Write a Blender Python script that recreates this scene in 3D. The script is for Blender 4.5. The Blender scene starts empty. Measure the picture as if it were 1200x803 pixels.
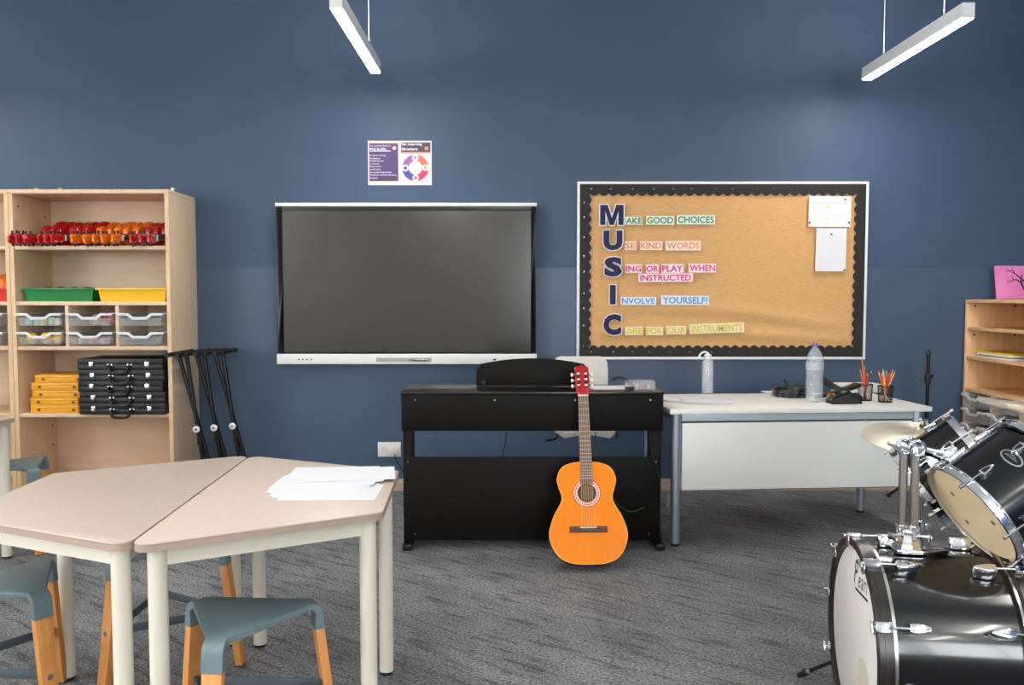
import bpy, bmesh, math, random
from mathutils import Vector, Matrix, Quaternion
random.seed(7)
sc = bpy.context.scene
C = sc.collection
PI = math.pi
# ------------------------------------------------------------------ camera, light, exposure
CAM_H, FPX = 1.337, 1000.0
PITCH = math.atan(54.5 / FPX)
cam_data = bpy.data.cameras.new('camera')
cam_data.sensor_width = 36.0
cam_data.lens = 36.0 * FPX / 1200.0
cam_data.clip_start = 0.05
cam = bpy.data.objects.new('camera', cam_data)
C.objects.link(cam)
cam.location = (0, 0, CAM_H)
cam.rotation_euler = (PI / 2 - PITCH, 0, 0)
sc.camera = cam
world = bpy.data.worlds.new('world')
world.use_nodes = True
world.node_tree.nodes['Background'].inputs[0].default_value = (0.6, 0.65, 0.7, 1)
world.node_tree.nodes['Background'].inputs[1].default_value = 0.3
sc.world = world
sc.view_settings.view_transform = 'Standard'
sc.view_settings.look = 'None'
sc.view_settings.gamma = 1
sc.view_settings.use_curve_mapping = False
sc.view_settings.exposure = 0.66
LAMP_STRENGTH = 48.0        # radiance of the pendant lamps' diffusers
# daylight through the windows behind and to the left of the camera
WINDOWS_FRONT = ((0.75, 2.00), (2.15, 3.40)); WINDOWS_LEFT = ((-2.9, -1.5), (-1.3, 0.1), (0.3, 1.7)); WIN_Z = (0.95, 2.65)
def daylight(loc, rot, sx, sy, watts):
    ld = bpy.data.lights.new('window_daylight', 'AREA'); ld.shape = 'RECTANGLE'; ld.size = sx; ld.size_y = sy
    ld.energy = watts; ld.color = (0.93, 0.97, 1.0)
    o = bpy.data.objects.new('window_daylight', ld); C.objects.link(o); o.location = loc; o.rotation_euler = rot
for (a, b) in WINDOWS_FRONT:
    daylight(((a + b) / 2, -3.9, sum(WIN_Z) / 2), (math.pi / 2, 0, 0), b - a, WIN_Z[1] - WIN_Z[0], 75)
for (a, b) in WINDOWS_LEFT:
    daylight((-5.9, (a + b) / 2, sum(WIN_Z) / 2), (math.pi / 2, 0, -math.pi / 2), b - a, WIN_Z[1] - WIN_Z[0], 75)

_c, _s = math.cos(PITCH), math.sin(PITCH)
def at(px, py, y):          # point of the photo's pixel at real depth y
    a, b = (px - 600) / FPX, -(py - 401.5) / FPX
    r = (a, _c + b * _s, -_s + b * _c)
    t = y / r[1]
    return Vector((r[0] * t, y, CAM_H + r[2] * t))

# ------------------------------------------------------------------ materials
def lin(c):
    return tuple(((v / 255) / 12.92 if v / 255 <= 0.04045 else ((v / 255 + 0.055) / 1.055) ** 2.4) for v in c) + (1,)
MATS = {}
def mat(name, rgb, rough=0.5, metal=0.0, rgb2=None, scale=8.0, stretch=(1, 1, 1), bump=0.0, bscale=None, lo=0.35, hi=0.65,
        trans=0.0, alpha=1.0, emit=None, emit_s=0.0, coat=0.0, ior=None, worldco=False, detail=4.0, rotz=0.0, spec=None):
    if name in MATS: return MATS[name]
    m = bpy.data.materials.new(name); m.use_nodes = True
    nt = m.node_tree; b = nt.nodes['Principled BSDF']
    b.inputs['Base Color'].default_value = lin(rgb)
    b.inputs['Roughness'].default_value = rough
    b.inputs['Metallic'].default_value = metal
    if trans: b.inputs['Transmission Weight'].default_value = trans
    if alpha < 1: b.inputs['Alpha'].default_value = alpha
    if coat: b.inputs['Coat Weight'].default_value = coat; b.inputs['Coat Roughness'].default_value = 0.05
    if ior: b.inputs['IOR'].default_value = ior
    if spec is not None: b.inputs['Specular IOR Level'].default_value = spec
    if emit:
        b.inputs['Emission Color'].default_value = lin(emit); b.inputs['Emission Strength'].default_value = emit_s
    if rgb2 or bump:
        if worldco:
            co = nt.nodes.new('ShaderNodeNewGeometry').outputs['Position']
        else:
            co = nt.nodes.new('ShaderNodeTexCoord').outputs['Object']
        mp = nt.nodes.new('ShaderNodeMapping'); mp.inputs['Scale'].default_value = stretch
        mp.inputs['Rotation'].default_value = (0, 0, rotz)
        nt.links.new(co, mp.inputs['Vector'])
        n = nt.nodes.new('ShaderNodeTexNoise'); n.inputs['Scale'].default_value = scale; n.inputs['Detail'].default_value = detail
        nt.links.new(mp.outputs['Vector'], n.inputs['Vector'])
        if rgb2:
            r = nt.nodes.new('ShaderNodeValToRGB')
            r.color_ramp.elements[0].position = lo; r.color_ramp.elements[1].position = hi
            r.color_ramp.elements[0].color = lin(rgb); r.color_ramp.elements[1].color = lin(rgb2)
            nt.links.new(n.outputs['Fac'], r.inputs['Fac']); nt.links.new(r.outputs['Color'], b.inputs['Base Color'])
        if bump:
            src = n
            if bscale:
                src = nt.nodes.new('ShaderNodeTexNoise'); src.inputs['Scale'].default_value = bscale
                src.inputs['Detail'].default_value = 3
                nt.links.new(mp.outputs['Vector'], src.inputs['Vector'])
            bp = nt.nodes.new('ShaderNodeBump'); bp.inputs['Strength'].default_value = bump; bp.inputs['Distance'].default_value = 0.004
            nt.links.new(src.outputs['Fac'], bp.inputs['Height']); nt.links.new(bp.outputs['Normal'], b.inputs['Normal'])
    MATS[name] = m
    return m

def carpet_material():
    m = bpy.data.materials.new('carpet'); m.use_nodes = True
    nt = m.node_tree; b = nt.nodes['Principled BSDF']; L = nt.links.new
    b.inputs['Roughness'].default_value = 0.95; b.inputs['Specular IOR Level'].default_value = 0.1
    pos = nt.nodes.new('ShaderNodeNewGeometry').outputs['Position']
    info = nt.nodes.new('ShaderNodeObjectInfo')
    def noise(scale, stretch, rz, detail):
        mp = nt.nodes.new('ShaderNodeMapping'); mp.vector_type = 'TEXTURE'
        mp.inputs['Rotation'].default_value = (0, 0, rz); mp.inputs['Scale'].default_value = stretch
        L(pos, mp.inputs['Vector'])
        n = nt.nodes.new('ShaderNodeTexNoise'); n.inputs['Scale'].default_value = scale; n.inputs['Detail'].default_value = detail
        n.inputs['Roughness'].default_value = 0.62
        L(mp.outputs['Vector'], n.inputs['Vector']); return n.outputs['Fac']
    def ramp(fac, p0, c0, p1, c1):
        r = nt.nodes.new('ShaderNodeValToRGB'); e = r.color_ramp.elements
        e[0].position = p0; e[0].color = (c0, c0, c0, 1); e[1].position = p1; e[1].color = (c1, c1, c1, 1)
        L(fac, r.inputs['Fac']); return r.outputs['Color']
    def mul(a, c):
        x = nt.nodes.new('ShaderNodeMix'); x.data_type = 'RGBA'; x.blend_type = 'MULTIPLY'
        x.inputs['Factor'].default_value = 1; L(a, x.inputs['A']); L(c, x.inputs['B']); return x.outputs['Result']
    streak = ramp(noise(15, (3.4, 0.5, 1), -0.62, 8), 0.35, 0.50, 0.50, 1.0)      # dark diagonal streaks
    broad = ramp(noise(2.6, (2.2, 0.7, 1), -0.62, 4), 0.30, 0.72, 0.66, 1.12)
    pile = ramp(noise(120, (1.5, 0.7, 1), -0.5, 4), 0.34, 0.22, 0.68, 1.9)
    tone = nt.nodes.new('ShaderNodeMapRange'); L(info.outputs['Random'], tone.inputs['Value'])
    tone.inputs['To Min'].default_value = 0.90; tone.inputs['To Max'].default_value = 1.07
    base = nt.nodes.new('ShaderNodeRGB'); base.outputs[0].default_value = lin((146, 146, 148))
    col = mul(mul(mul(base.outputs[0], streak), broad), pile)
    sc_ = nt.nodes.new('ShaderNodeVectorMath'); sc_.operation = 'SCALE'
    L(col, sc_.inputs[0]); L(tone.outputs['Result'], sc_.inputs['Scale']); L(sc_.outputs[0], b.inputs['Base Color'])
    bp = nt.nodes.new('ShaderNodeBump'); bp.inputs['Strength'].default_value = 0.7; bp.inputs['Distance'].default_value = 0.006
    L(pile, bp.inputs['Height']); L(bp.outputs['Normal'], b.inputs['Normal'])
    MATS['carpet'] = m
    return m

wall_blue = mat('blue wall paint', (65, 85, 110), 0.55, rgb2=(68, 88, 113), scale=1.5, bump=0.08, bscale=140, spec=0.35)
wall_blue_low = mat('blue wall paint light band', (67, 87, 112), 0.42, rgb2=(70, 90, 115), scale=1.5, bump=0.05, bscale=90, spec=0.5)  # wall blue made lighter and smoother, painting in a band of light
wall_pale = mat('pale wall paint', (222, 219, 212), 0.8, bump=0.05, bscale=120)
ceil_m = mat('ceiling paint', (226, 228, 230), 0.9)
carpet = carpet_material()
carpet_base = mat('carpet underlay', (48, 48, 50), 0.95)
skirt_m = mat('pale wood skirting', (206, 182, 158), 0.5, rgb2=(190, 164, 140), scale=6, stretch=(1, 12, 12))
birch = mat('birch laminate', (238, 210, 178), 0.45, rgb2=(229, 199, 164), scale=5, stretch=(9, 9, 1.0))
birch_back = mat('birch back board', (236, 211, 184), 0.5, rgb2=(228, 201, 172), scale=4, stretch=(1.2, 9, 9))
birch_edge = mat('birch edge strip', (236, 202, 158), 0.45, rgb2=(226, 190, 144), scale=6, stretch=(8, 8, 2))
maple = mat('honey birch laminate', (234, 192, 144), 0.45, rgb2=(222, 176, 124), scale=5, stretch=(9, 9, 1.0))
table_top_m = mat('beige laminate', (206, 188, 173), 0.42, rgb2=(201, 183, 168), scale=40)
table_edge_m = mat('taupe table edge', (176, 154, 136), 0.5)
cream = mat('cream powder coat', (226, 219, 200), 0.38)
black_rubber = mat('black rubber', (22, 22, 23), 0.7)
stool_m = mat('grey blue moulded seat', (114, 134, 139), 0.42, rgb2=(107, 127, 132), scale=60, bump=0.06, bscale=300)
stool_wood = mat('beech leg', (232, 162, 92), 0.45, rgb2=(220, 146, 76), scale=7, stretch=(10, 10, 1.2))
bar_m = mat('slate crossbar', (84, 92, 100), 0.5)
paper = mat('white paper', (230, 230, 233), 0.8)
paper_warm = mat('off white paper', (232, 229, 222), 0.8)
white_pl = mat('white plastic', (234, 234, 232), 0.35)
white_metal = mat('white metal', (236, 236, 236), 0.35)
alu = mat('brushed aluminium', (176, 186, 194), 0.38, metal=0.75)
rail_m = mat('pale blue grey rail', (184, 198, 200), 0.4, metal=0.2)
desk_white = mat('white melamine', (238, 235, 228), 0.4)
desk_panel = mat('off white panel', (232, 231, 225), 0.45)
black_pl = mat('black plastic', (20, 20, 21), 0.35)
black_satin = mat('black satin metal', (16, 16, 18), 0.4, metal=0.3)
piano_m = mat('black wood grain', (11, 9, 8), 0.55, rgb2=(22, 19, 17), scale=9, stretch=(1.5, 10, 22), bump=0.15, spec=0.15)
piano_top_m = mat('black gloss wood', (22, 20, 18), 0.22, rgb2=(30, 27, 24), scale=9, stretch=(1, 16, 16))
screen_m = mat('dark display glass', (42, 40, 33), 0.2, spec=0.8)
chrome = mat('chrome', (232, 234, 238), 0.07, metal=1.0)
chrome_dull = mat('dull chrome', (186, 184, 178), 0.22, metal=1.0)
drum_black = mat('gloss black drum wrap', (7, 7, 8), 0.16, coat=0.3)
hoop_black = mat('black wood hoop', (30, 25, 24), 0.3)
head_white = mat('white drum head', (226, 222, 216), 0.45)
head_coat = mat('cream drum head', (248, 222, 182), 0.45, rgb2=(244, 216, 172), scale=5)
brass = mat('cymbal bronze', (216, 202, 172), 0.32, metal=0.8, rgb2=(232, 222, 200), scale=6)
guitar_top = mat('orange spruce', (253, 141, 2), 0.35, rgb2=(249, 134, 1), scale=10, stretch=(14, 1, 0.8), spec=0.25)
guitar_side = mat('reddish brown guitar side', (96, 36, 14), 0.25, coat=0.4)
neck_red = mat('red mahogany', (186, 30, 24), 0.22, rgb2=(168, 22, 20), scale=8, stretch=(10, 10, 1), coat=0.5)
fret_m = mat('rosewood', (118, 90, 82), 0.5, rgb2=(100, 74, 68), scale=12, stretch=(6, 6, 1))
bridge_m = mat('dark rosewood bridge', (92, 58, 40), 0.45, rgb2=(76, 46, 30), scale=20)
bone = mat('cream bone', (240, 230, 205), 0.4)
hole_m = mat('guitar inside wood', (110, 82, 60), 0.8)
hessian = mat('tan hessian', (220, 172, 116), 0.9, rgb2=(212, 163, 106), scale=30, stretch=(1, 1, 3), bump=0.2, bscale=260)
border_m = mat('black border card', (30, 26, 26), 0.7, rgb2=(40, 35, 33), scale=30)
clear = mat('clear plastic', (226, 230, 232), 0.12, trans=0.0, alpha=0.2, spec=0.5)
clear_rim = mat('frosted plastic rim', (232, 234, 236), 0.35, alpha=0.9)
water_pl = mat('clear bottle plastic', (226, 234, 240), 0.06, alpha=0.20, spec=1.0)
glass_m = mat('clear bottle glass', (240, 244, 246), 0.05, alpha=0.26, spec=1.0)
def plain(n, rgb, r=0.5, **k): return mat(n, rgb, r, **k)

# ------------------------------------------------------------------ mesh helpers
class MB:
    def __init__(s): s.v, s.f = [], []
    def add(s, vs, fs):
        o = len(s.v); s.v += [Vector(v) for v in vs]; s.f += [tuple(i + o for i in f) for f in fs]; return s
    def box(s, a, b, M=None):
        x0, y0, z0 = a; x1, y1, z1 = b
        vs = [(x0, y0, z0), (x1, y0, z0), (x1, y1, z0), (x0, y1, z0), (x0, y0, z1), (x1, y0, z1), (x1, y1, z1), (x0, y1, z1)]
        if M is not None: vs = [M @ Vector(v) for v in vs]
        return s.add(vs, [(0, 3, 2, 1), (4, 5, 6, 7), (0, 1, 5, 4), (1, 2, 6, 5), (2, 3, 7, 6), (3, 0, 4, 7)])
    def bar(s, p, q, w, h, up=(0, 0, 1)):          # rectangular bar from p to q
        p, q = Vector(p), Vector(q); d = (q - p); L = d.length; d.normalize()
        side = d.cross(Vector(up))
        if side.length < 1e-5: side = d.cross(Vector((0, 1, 0)))
        side.normalize(); u = side.cross(d)
        M = Matrix(((side.x, d.x, u.x, p.x), (side.y, d.y, u.y, p.y), (side.z, d.z, u.z, p.z), (0, 0, 0, 1)))
        return s.box((-w / 2, 0, -h / 2), (w / 2, L, h / 2), M)
    def cyl(s, p, q, r, r2=None, n=16):
        r2 = r if r2 is None else r2
        return s.tube([p, q], [r, r2], n)
    def tube(s, pts, r, n=8, closed=False):
        pts = [Vector(p) for p in pts]; N = len(pts)
        rs = r if isinstance(r, (list, tuple)) else [r] * N
        T = []
        for i in range(N):
            a = pts[i - 1] if (i > 0 or closed) else pts[i]; b = pts[(i + 1) % N] if (i < N - 1 or closed) else pts[i]
            T.append((b - a).normalized())
        ref = Vector((0, 0, 1)) if abs(T[0].z) < 0.9 else Vector((1, 0, 0))
        u = T[0].cross(ref).normalized(); vs = []; fs = []
        for i in range(N):
            if i:
                q = T[i - 1].rotation_difference(T[i]); u = (q @ u); u = (u - T[i] * u.dot(T[i])).normalized()
            w = T[i].cross(u)
            for k in range(n):
                a = 2 * PI * k / n
                vs.append(pts[i] + (u * math.cos(a) + w * math.sin(a)) * rs[i])
        M = N if closed else N - 1
        for i in range(M):
            j = (i + 1) % N
            for k in range(n):
                l = (k + 1) % n
                fs.append((i * n + k, i * n + l, j * n + l, j * n + k))
        if not closed:
            fs.append(tuple(range(n - 1, -1, -1))); fs.append(tuple((N - 1) * n + k for k in range(n)))
        return s.add(vs, fs)
    def lathe(s, prof, n=32, M=None, closed=False):  # prof: (r, z) pairs about local z
        vs = []; fs = []; N = len(prof)
        for (r, z) in prof:
            for k in range(n):
                a = 2 * PI * k / n; vs.append(Vector((r * math.cos(a), r * math.sin(a), z)))
        for i in range(N if closed else N - 1):
            j = (i + 1) % N
            for k in range(n):
                l = (k + 1) % n
                fs.append((i * n + k, i * n + l, j * n + l, j * n + k))
        if not closed:
            if prof[0][0] > 1e-6: fs.append(tuple(range(n - 1, -1, -1)))
            if prof[-1][0] > 1e-6: fs.append(tuple((N - 1) * n + k for k in range(n)))
        if M is not None: vs = [M @ v for v in vs]
        return s.add(vs, fs)
    def prism(s, out, z0, z1, M=None):             # outline in local xy, extruded along z
        n = len(out)
        vs = [Vector((x, y, z0)) for x, y in out] + [Vector((x, y, z1)) for x, y in out]
        if M is not None: vs = [M @ v for v in vs]
        fs = [tuple(range(n - 1, -1, -1)), tuple(range(n, 2 * n))] + [(i, (i + 1) % n, n + (i + 1) % n, n + i) for i in range(n)]
        return s.add(vs, fs)
    def build(s, name, m, parent=None, bevel=0.0, seg=2, world=False, smooth=35):
        vs = s.v
        if world and parent is not None:
            Mi = Matrix.Identity(4); q = parent
            while q is not None:
                Mi = Matrix.LocRotScale(q.location, q.rotation_euler, None) @ Mi; q = q.parent
            Mi.invert()
            vs = [Mi @ v for v in vs]
        me = bpy.data.meshes.new(name); me.from_pydata([tuple(v) for v in vs], [], s.f)
        bm = bmesh.new(); bm.from_mesh(me)
        bmesh.ops.remove_doubles(bm, verts=bm.verts, dist=1e-6)
        bmesh.ops.recalc_face_normals(bm, faces=bm.faces)
        if bevel > 0:
            es = [e for e in bm.edges if len(e.link_faces) == 2 and e.calc_face_angle(0) > 0.6]
            bmesh.ops.bevel(bm, geom=es, offset=bevel, segments=seg, affect='EDGES', profile=0.5, clamp_overlap=True)
        bm.to_mesh(me); bm.free()
        for p in me.polygons: p.use_smooth = True
        me.set_sharp_from_angle(angle=math.radians(smooth))
        me.materials.append(m)
        o = bpy.data.objects.new(name, me); C.objects.link(o); o.parent = parent
        return o

def box(name, a, b, m, parent=None, bevel=0.0, **k): return MB().box(a, b).build(name, m, parent, bevel, **k)
def tag(o, label, cat, group=None):
    o['label'] = label; o['category'] = cat
    if group: o['group'] = group
    return o
def thing(name, label, cat, loc=(0, 0, 0), rz=0.0, group=None):
    o = bpy.data.objects.new(name, None); C.objects.link(o); o.empty_display_size = 0.05
    o.location = loc; o.rotation_euler = (0, 0, rz)
    return tag(o, label, cat, group)
def orient(o, M3, loc):
    o.location = loc; o.rotation_euler = M3.to_euler()
def struct(o): o['kind'] = 'structure'; return o
def dup(root, loc=None, rot=None, label=None, group=None):
    r = root.copy(); C.objects.link(r)
    if loc is not None: r.location = loc
    if rot is not None: r.rotation_euler = rot
    if label: r['label'] = label
    if group: r['group'] = group
    for ch in list(root.children):
        c = ch.copy(); C.objects.link(c); c.parent = r
        for g in list(ch.children):
            d = g.copy(); C.objects.link(d); d.parent = c
    return r
FACE = Matrix(((1, 0, 0), (0, 0, -1), (0, 1, 0)))          # text/xy plane -> facing -Y
def text_obj(name, txt, m, parent, width=None, height=None, bold=0.0, depth=0.001, M=None, shear=0.0, origin='center', spacing=1.0):
    cu = bpy.data.curves.new(name, 'FONT'); cu.body = txt; cu.size = 1.0; cu.offset = bold; cu.shear = shear; cu.space_character = spacing
    cu.resolution_u = 3
    tmp = bpy.data.objects.new('tmp', cu); C.objects.link(tmp)
    bpy.context.view_layer.update()
    me = bpy.data.meshes.new_from_object(tmp.evaluated_get(bpy.context.evaluated_depsgraph_get()))
    bpy.data.objects.remove(tmp); bpy.data.curves.remove(cu)
    xs = [v.co.x for v in me.vertices]; ys = [v.co.y for v in me.vertices]
    x0, x1, y0, y1 = min(xs), max(xs), min(ys), max(ys)
    sx = (width / (x1 - x0)) if width else None; sy = (height / (y1 - y0)) if height else None
    sx = sx or sy; sy = sy or sx
    for v in me.vertices:
        x = (v.co.x - (x0 if origin == 'left' else (x0 + x1) / 2)) * sx; y = (v.co.y - (y0 + y1) / 2) * sy
        p = Vector((x, y, depth))
        v.co = (M @ p) if M is not None else p
    me.name = name; me.materials.clear(); me.materials.append(m)
    o = bpy.data.objects.new(name, me); C.objects.link(o); o.parent = parent
    return o
def catmull(pts, sub=6, closed=False):
    out = []; n = len(pts)
    rng = range(n if closed else n - 1)
    for i in rng:
        p0 = pts[(i - 1) % n] if (closed or i > 0) else pts[i]; p1 = pts[i]; p2 = pts[(i + 1) % n]
        p3 = pts[(i + 2) % n] if (closed or i + 2 < n) else p2
        for k in range(sub):
            t = k / sub
            out.append(tuple(0.5 * ((2 * b) + (c - a) * t + (2 * a - 5 * b + 4 * c - d) * t * t + (3 * b - a - 3 * c + d) * t ** 3)
                             for a, b, c, d in zip(p0, p1, p2, p3)))
    if not closed: out.append(tuple(pts[-1]))
    return out

# ------------------------------------------------------------------ room
WY = 5.81; XL, XR, YB, ZC = -5.6, 3.52, -3.6, 3.35
fl = struct(box('floor', (XL, YB, -0.06), (XR, WY, -0.006), carpet_base))
t_me = None
x = XL + ((0.105 - XL) % 0.25) - 0.25
i = 0
while x < XR - 0.01:
    offs = 3.79 + ((i * 0.37) % 1.0) - 8
    y = offs
    while y < WY:
        a0, a1 = max(x, XL), min(x + 0.25, XR); b0, b1 = max(y, 0.9), min(y + 1.0, WY)
        if b1 - b0 > 0.02 and a1 - a0 > 0.02:
            full = abs(b1 - b0 - 1.0) < 1e-6 and abs(a1 - a0 - 0.25) < 1e-6
            if full and t_me:
                o = bpy.data.objects.new('carpet_tile', t_me); C.objects.link(o); o.parent = fl
            else:
                w, d = (a1 - a0) / 2 - 0.0006, (b1 - b0) / 2 - 0.0006
                o = box('carpet_tile', (-w, -d, -0.008), (w, d, 0.0), carpet, fl, bevel=0.001, seg=1)
                if full: t_me = o.data
            o.location = ((a0 + a1) / 2, (b0 + b1) / 2, 0)
        y += 1.0
    x += 0.25; i += 1
o = box('carpet_expanse', (XL, YB, -0.008), (XR, 0.9, 0.0), carpet, fl)
struct(box('ceiling', (XL, YB, ZC), (XR, WY, ZC + 0.1), ceil_m))
wb = struct(box('wall_back', (XL, WY, -0.06), (XR + 0.1, WY + 0.12, ZC + 0.1), wall_blue))
box('lower_wall_light_band', (XL, WY - 0.004, 0.0), (XR, WY - 0.0002, 1.528), wall_blue_low, wb)  # thin sheet carrying the painted light band, same wall behind it
def wall_with_windows(name, horiz, lo, hi, pos, thick, wins, n0):
    # horiz 'x': wall runs along x at y = pos (room on the +y side); 'y': wall runs along y at x = pos
    z0, z1 = WIN_Z; b = MB()
    def P(u0, u1, za, zb, t0=0.0, t1=1.0):
        a, c = pos - thick * t1, pos - thick * t0
        return ((u0, a, za), (u1, c, zb)) if horiz == 'x' else ((a, u0, za), (c, u1, zb))
    b.box(*P(lo, hi, -0.06, z0)); b.box(*P(lo, hi, z1, ZC + 0.1))
    u = lo
    for (a, c) in list(wins) + [(hi, hi)]:
        if a > u: b.box(*P(u, a, z0, z1))
        u = c
    struct(b.build(name, wall_pale))
    for k, (a, c) in enumerate(wins):
        f = MB(); e = 0.05
        f.box(*P(a, a + e, z0, z1, .2, .6)); f.box(*P(c - e, c, z0, z1, .2, .6)); f.box(*P(a + e, c - e, z0, z0 + e, .2, .6)); f.box(*P(a + e, c - e, z1 - e, z1, .2, .6))
        f.box(*P((a + c) / 2 - 0.02, (a + c) / 2 + 0.02, z0 + e, z1 - e, .2, .6))
        o = struct(f.build('window_%d' % (n0 + k), white_metal))
        for (p, q) in ((a + e, (a + c) / 2 - 0.02), ((a + c) / 2 + 0.02, c - e)):
            MB().box(*P(p, q, z0 + e, z1 - e, .38, .42)).build('pane', pane_m, o)
        MB().box(*P(a - 0.02, c + 0.02, z0 - 0.03, z0 - 0.001, -0.9, 0.1)).build('window_sill', white_metal, o)
pane_m = mat('window glass', (250, 252, 253), 0.02, alpha=0.06, spec=0.5)
wall_with_windows('wall_left', 'y', YB, WY, XL, 0.12, WINDOWS_LEFT, 1)
struct(box('wall_right', (XR, YB, -0.06), (XR + 0.12, WY, ZC + 0.1), wall_blue))
wall_with_windows('wall_front', 'x', XL, XR, YB, 0.12, WINDOWS_FRONT, 4)
struct(box('baseboard_back', (XL, WY - 0.019, 0.0), (XR, WY - 0.0045, 0.083), skirt_m, bevel=0.003))

# ------------------------------------------------------------------ pendant lamps
diff_m = mat('lamp diffuser', (255, 255, 255), 0.5, emit=(255, 251, 244), emit_s=LAMP_STRENGTH)
up_m = mat('lamp upper diffuser', (255, 255, 255), 0.5, emit=(255, 251, 244), emit_s=LAMP_STRENGTH * 0.5)
def make_lamp(label, loc):
    t = thing('pendant_lamp', label, 'lamp', loc, 0, 'linear pendant lamps')
    w, h, L = 0.031, 0.075, 0.60
    hs = MB()
    hs.box((-w, -L, 0.004), (w, L, h))
    hs.build('housing', white_metal, t, bevel=0.002)
    MB().box((-w + 0.004, -L + 0.004, -0.002), (w - 0.004, L - 0.004, 0.0035)).build('diffuser', diff_m, t)
    MB().box((-w + 0.006, -L + 0.01, h - 0.001), (w - 0.006, L - 0.01, h + 0.0015)).build('upper_diffuser', up_m, t)
    for s in (-1, 1):
        box('end_cap', (-w, s * (L + 0.0005) - 0.0015, 0.0), (w, s * (L + 0.0005) + 0.0015, h), white_metal, t)
        y = s * 0.36
        wr = MB().cyl((0, y, h + 0.012), (0, y, ZC - loc[2]), 0.0024, n=8).build('suspension_wire', white_metal, t)
        MB().cyl((0, y, h), (0, y, h + 0.025), 0.006, n=12).build('wire_gripper', chrome_dull, t)
    MB().cyl((0, 0.36, ZC - loc[2] - 0.02), (0, 0.36, ZC - loc[2]), 0.04, n=20).build('ceiling_rose', white_metal, t)
    return t
l0 = make_lamp('white linear pendant lamp hanging above the poster and display screen', (-0.85, 4.80, 2.725))
dup(l0, (2.24, 4.87, 2.70), (0, 0, 0), 'white linear pendant lamp hanging above the right end of the notice board')
for X in (-3.95, -0.85, 2.24):
    for Yc in (2.0, -0.8, -2.7):
        dup(l0, (X, Yc, 2.715), (0, 0, 0), 'white linear pendant lamp outside the frame, %s row from the display wall, %s' % ({2.0: 'second', -0.8: 'third', -2.7: 'last'}[Yc], {-3.95: 'left', -0.85: 'middle', 2.24: 'right'}[X]))
dup(l0, (-3.95, 4.80, 2.715), (0, 0, 0), 'white linear pendant lamp hanging in the left corner')

# ------------------------------------------------------------------ left bookcases
BX0, BX1, BY0, BY1 = -3.135, -2.138, 5.35, 5.805
def bookcase(x0, x1, label):
    t = thing('bookcase', label, 'bookcase', ((x0 + x1) / 2, (BY0 + BY1) / 2, 0), 0, 'tall birch bookcases')
    k = dict(world=True)
    def panel(n, a, b, m=birch, bevel=0.002): return MB().box(a, b).build(n, m, t, bevel, world=True)
    th = 0.025
    for (a, b) in ((x0, x0 + th), (x1 - th, x1)):
        panel('side_panel', (a, BY0 + 0.003, 0.0), (b, BY1, 1.974))
        panel('edge_strip', (a, BY0, 0.0), (b, BY0 + 0.003, 1.974), birch_edge, 0)
    panel('top_panel', (x0, BY0, 1.975), (x1, BY1, 2.0))
    panel('back_panel', (x0 + th, BY1 - 0.014, 0.08), (x1 - th, BY1 - 0.002, 1.975), birch_back)
    for z in (1.652, 1.303, 1.022, 0.596, 0.105):
        panel('shelf', (x0 + th, BY0 + 0.006, z - 0.025), (x1 - th, BY1 - 0.014, z))
    panel('plinth', (x0 + th, BY0 + 0.04, 0.0), (x1 - th, BY0 + 0.055, 0.08))
    w = (x1 - x0 - 2 * th)
    for q in (1, 2):
        xm = x0 + th + w * q / 3
        panel('divider', (xm - 0.011, BY0 + 0.006, 1.022), (xm + 0.011, BY1 - 0.014, 1.278))
    for sx in (x0 + th, x1 - th):
        for (yy, zz) in ((BY0 + 0.06, 1.90), (BY1 - 0.09, 1.86), (BY1 - 0.07, 0.46), (BY1 - 0.07, 0.33)):
            s = 1 if sx < (x0 + x1) / 2 else -1
            MB().cyl((sx, yy, zz), (sx + s * 0.0012, yy, zz), 0.007, n=10).build('shelf_pin_hole', black_rubber, t, world=True)
    return t
bookcase(BX0, BX1, 'tall birch bookcase holding red and orange ukuleles')
bookcase(BX0 - 1.0, BX0 - 0.003, 'tall birch bookcase cut off by the left edge of the photo')
for (px, hz) in ((42, 0.018), (70, 0.02)):
    p = at(px, 222, BY0 + 0.12)
    o = MB().box((-0.008, -0.006, 0), (0.008, 0.006, hz)).box((-0.008, -0.006, hz), (0.008, 0.03, hz + 0.003)).build('wall_bracket', white_pl, None, 0.001)
    o.location = (p.x, BY0 + 0.12, 2.0005)
    tag(o, 'small white bracket on the left part of the bookcase top' if px == 42 else 'small white bracket near the middle of the bookcase top', 'bracket', 'brackets on the bookcase')
o = MB().box((-0.009, -0.008, 0), (0.009, 0.008, 0.035)).box((-0.009, -0.008, 0.032), (0.009, 0.05, 0.035)).build('wall_bracket', white_pl, None, 0.001)
o.location = (-2.19, BY0 + 0.2, 2.0005); tag(o, 'taller white bracket at the right end of the bookcase top', 'bracket', 'brackets on the bookcase')

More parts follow.
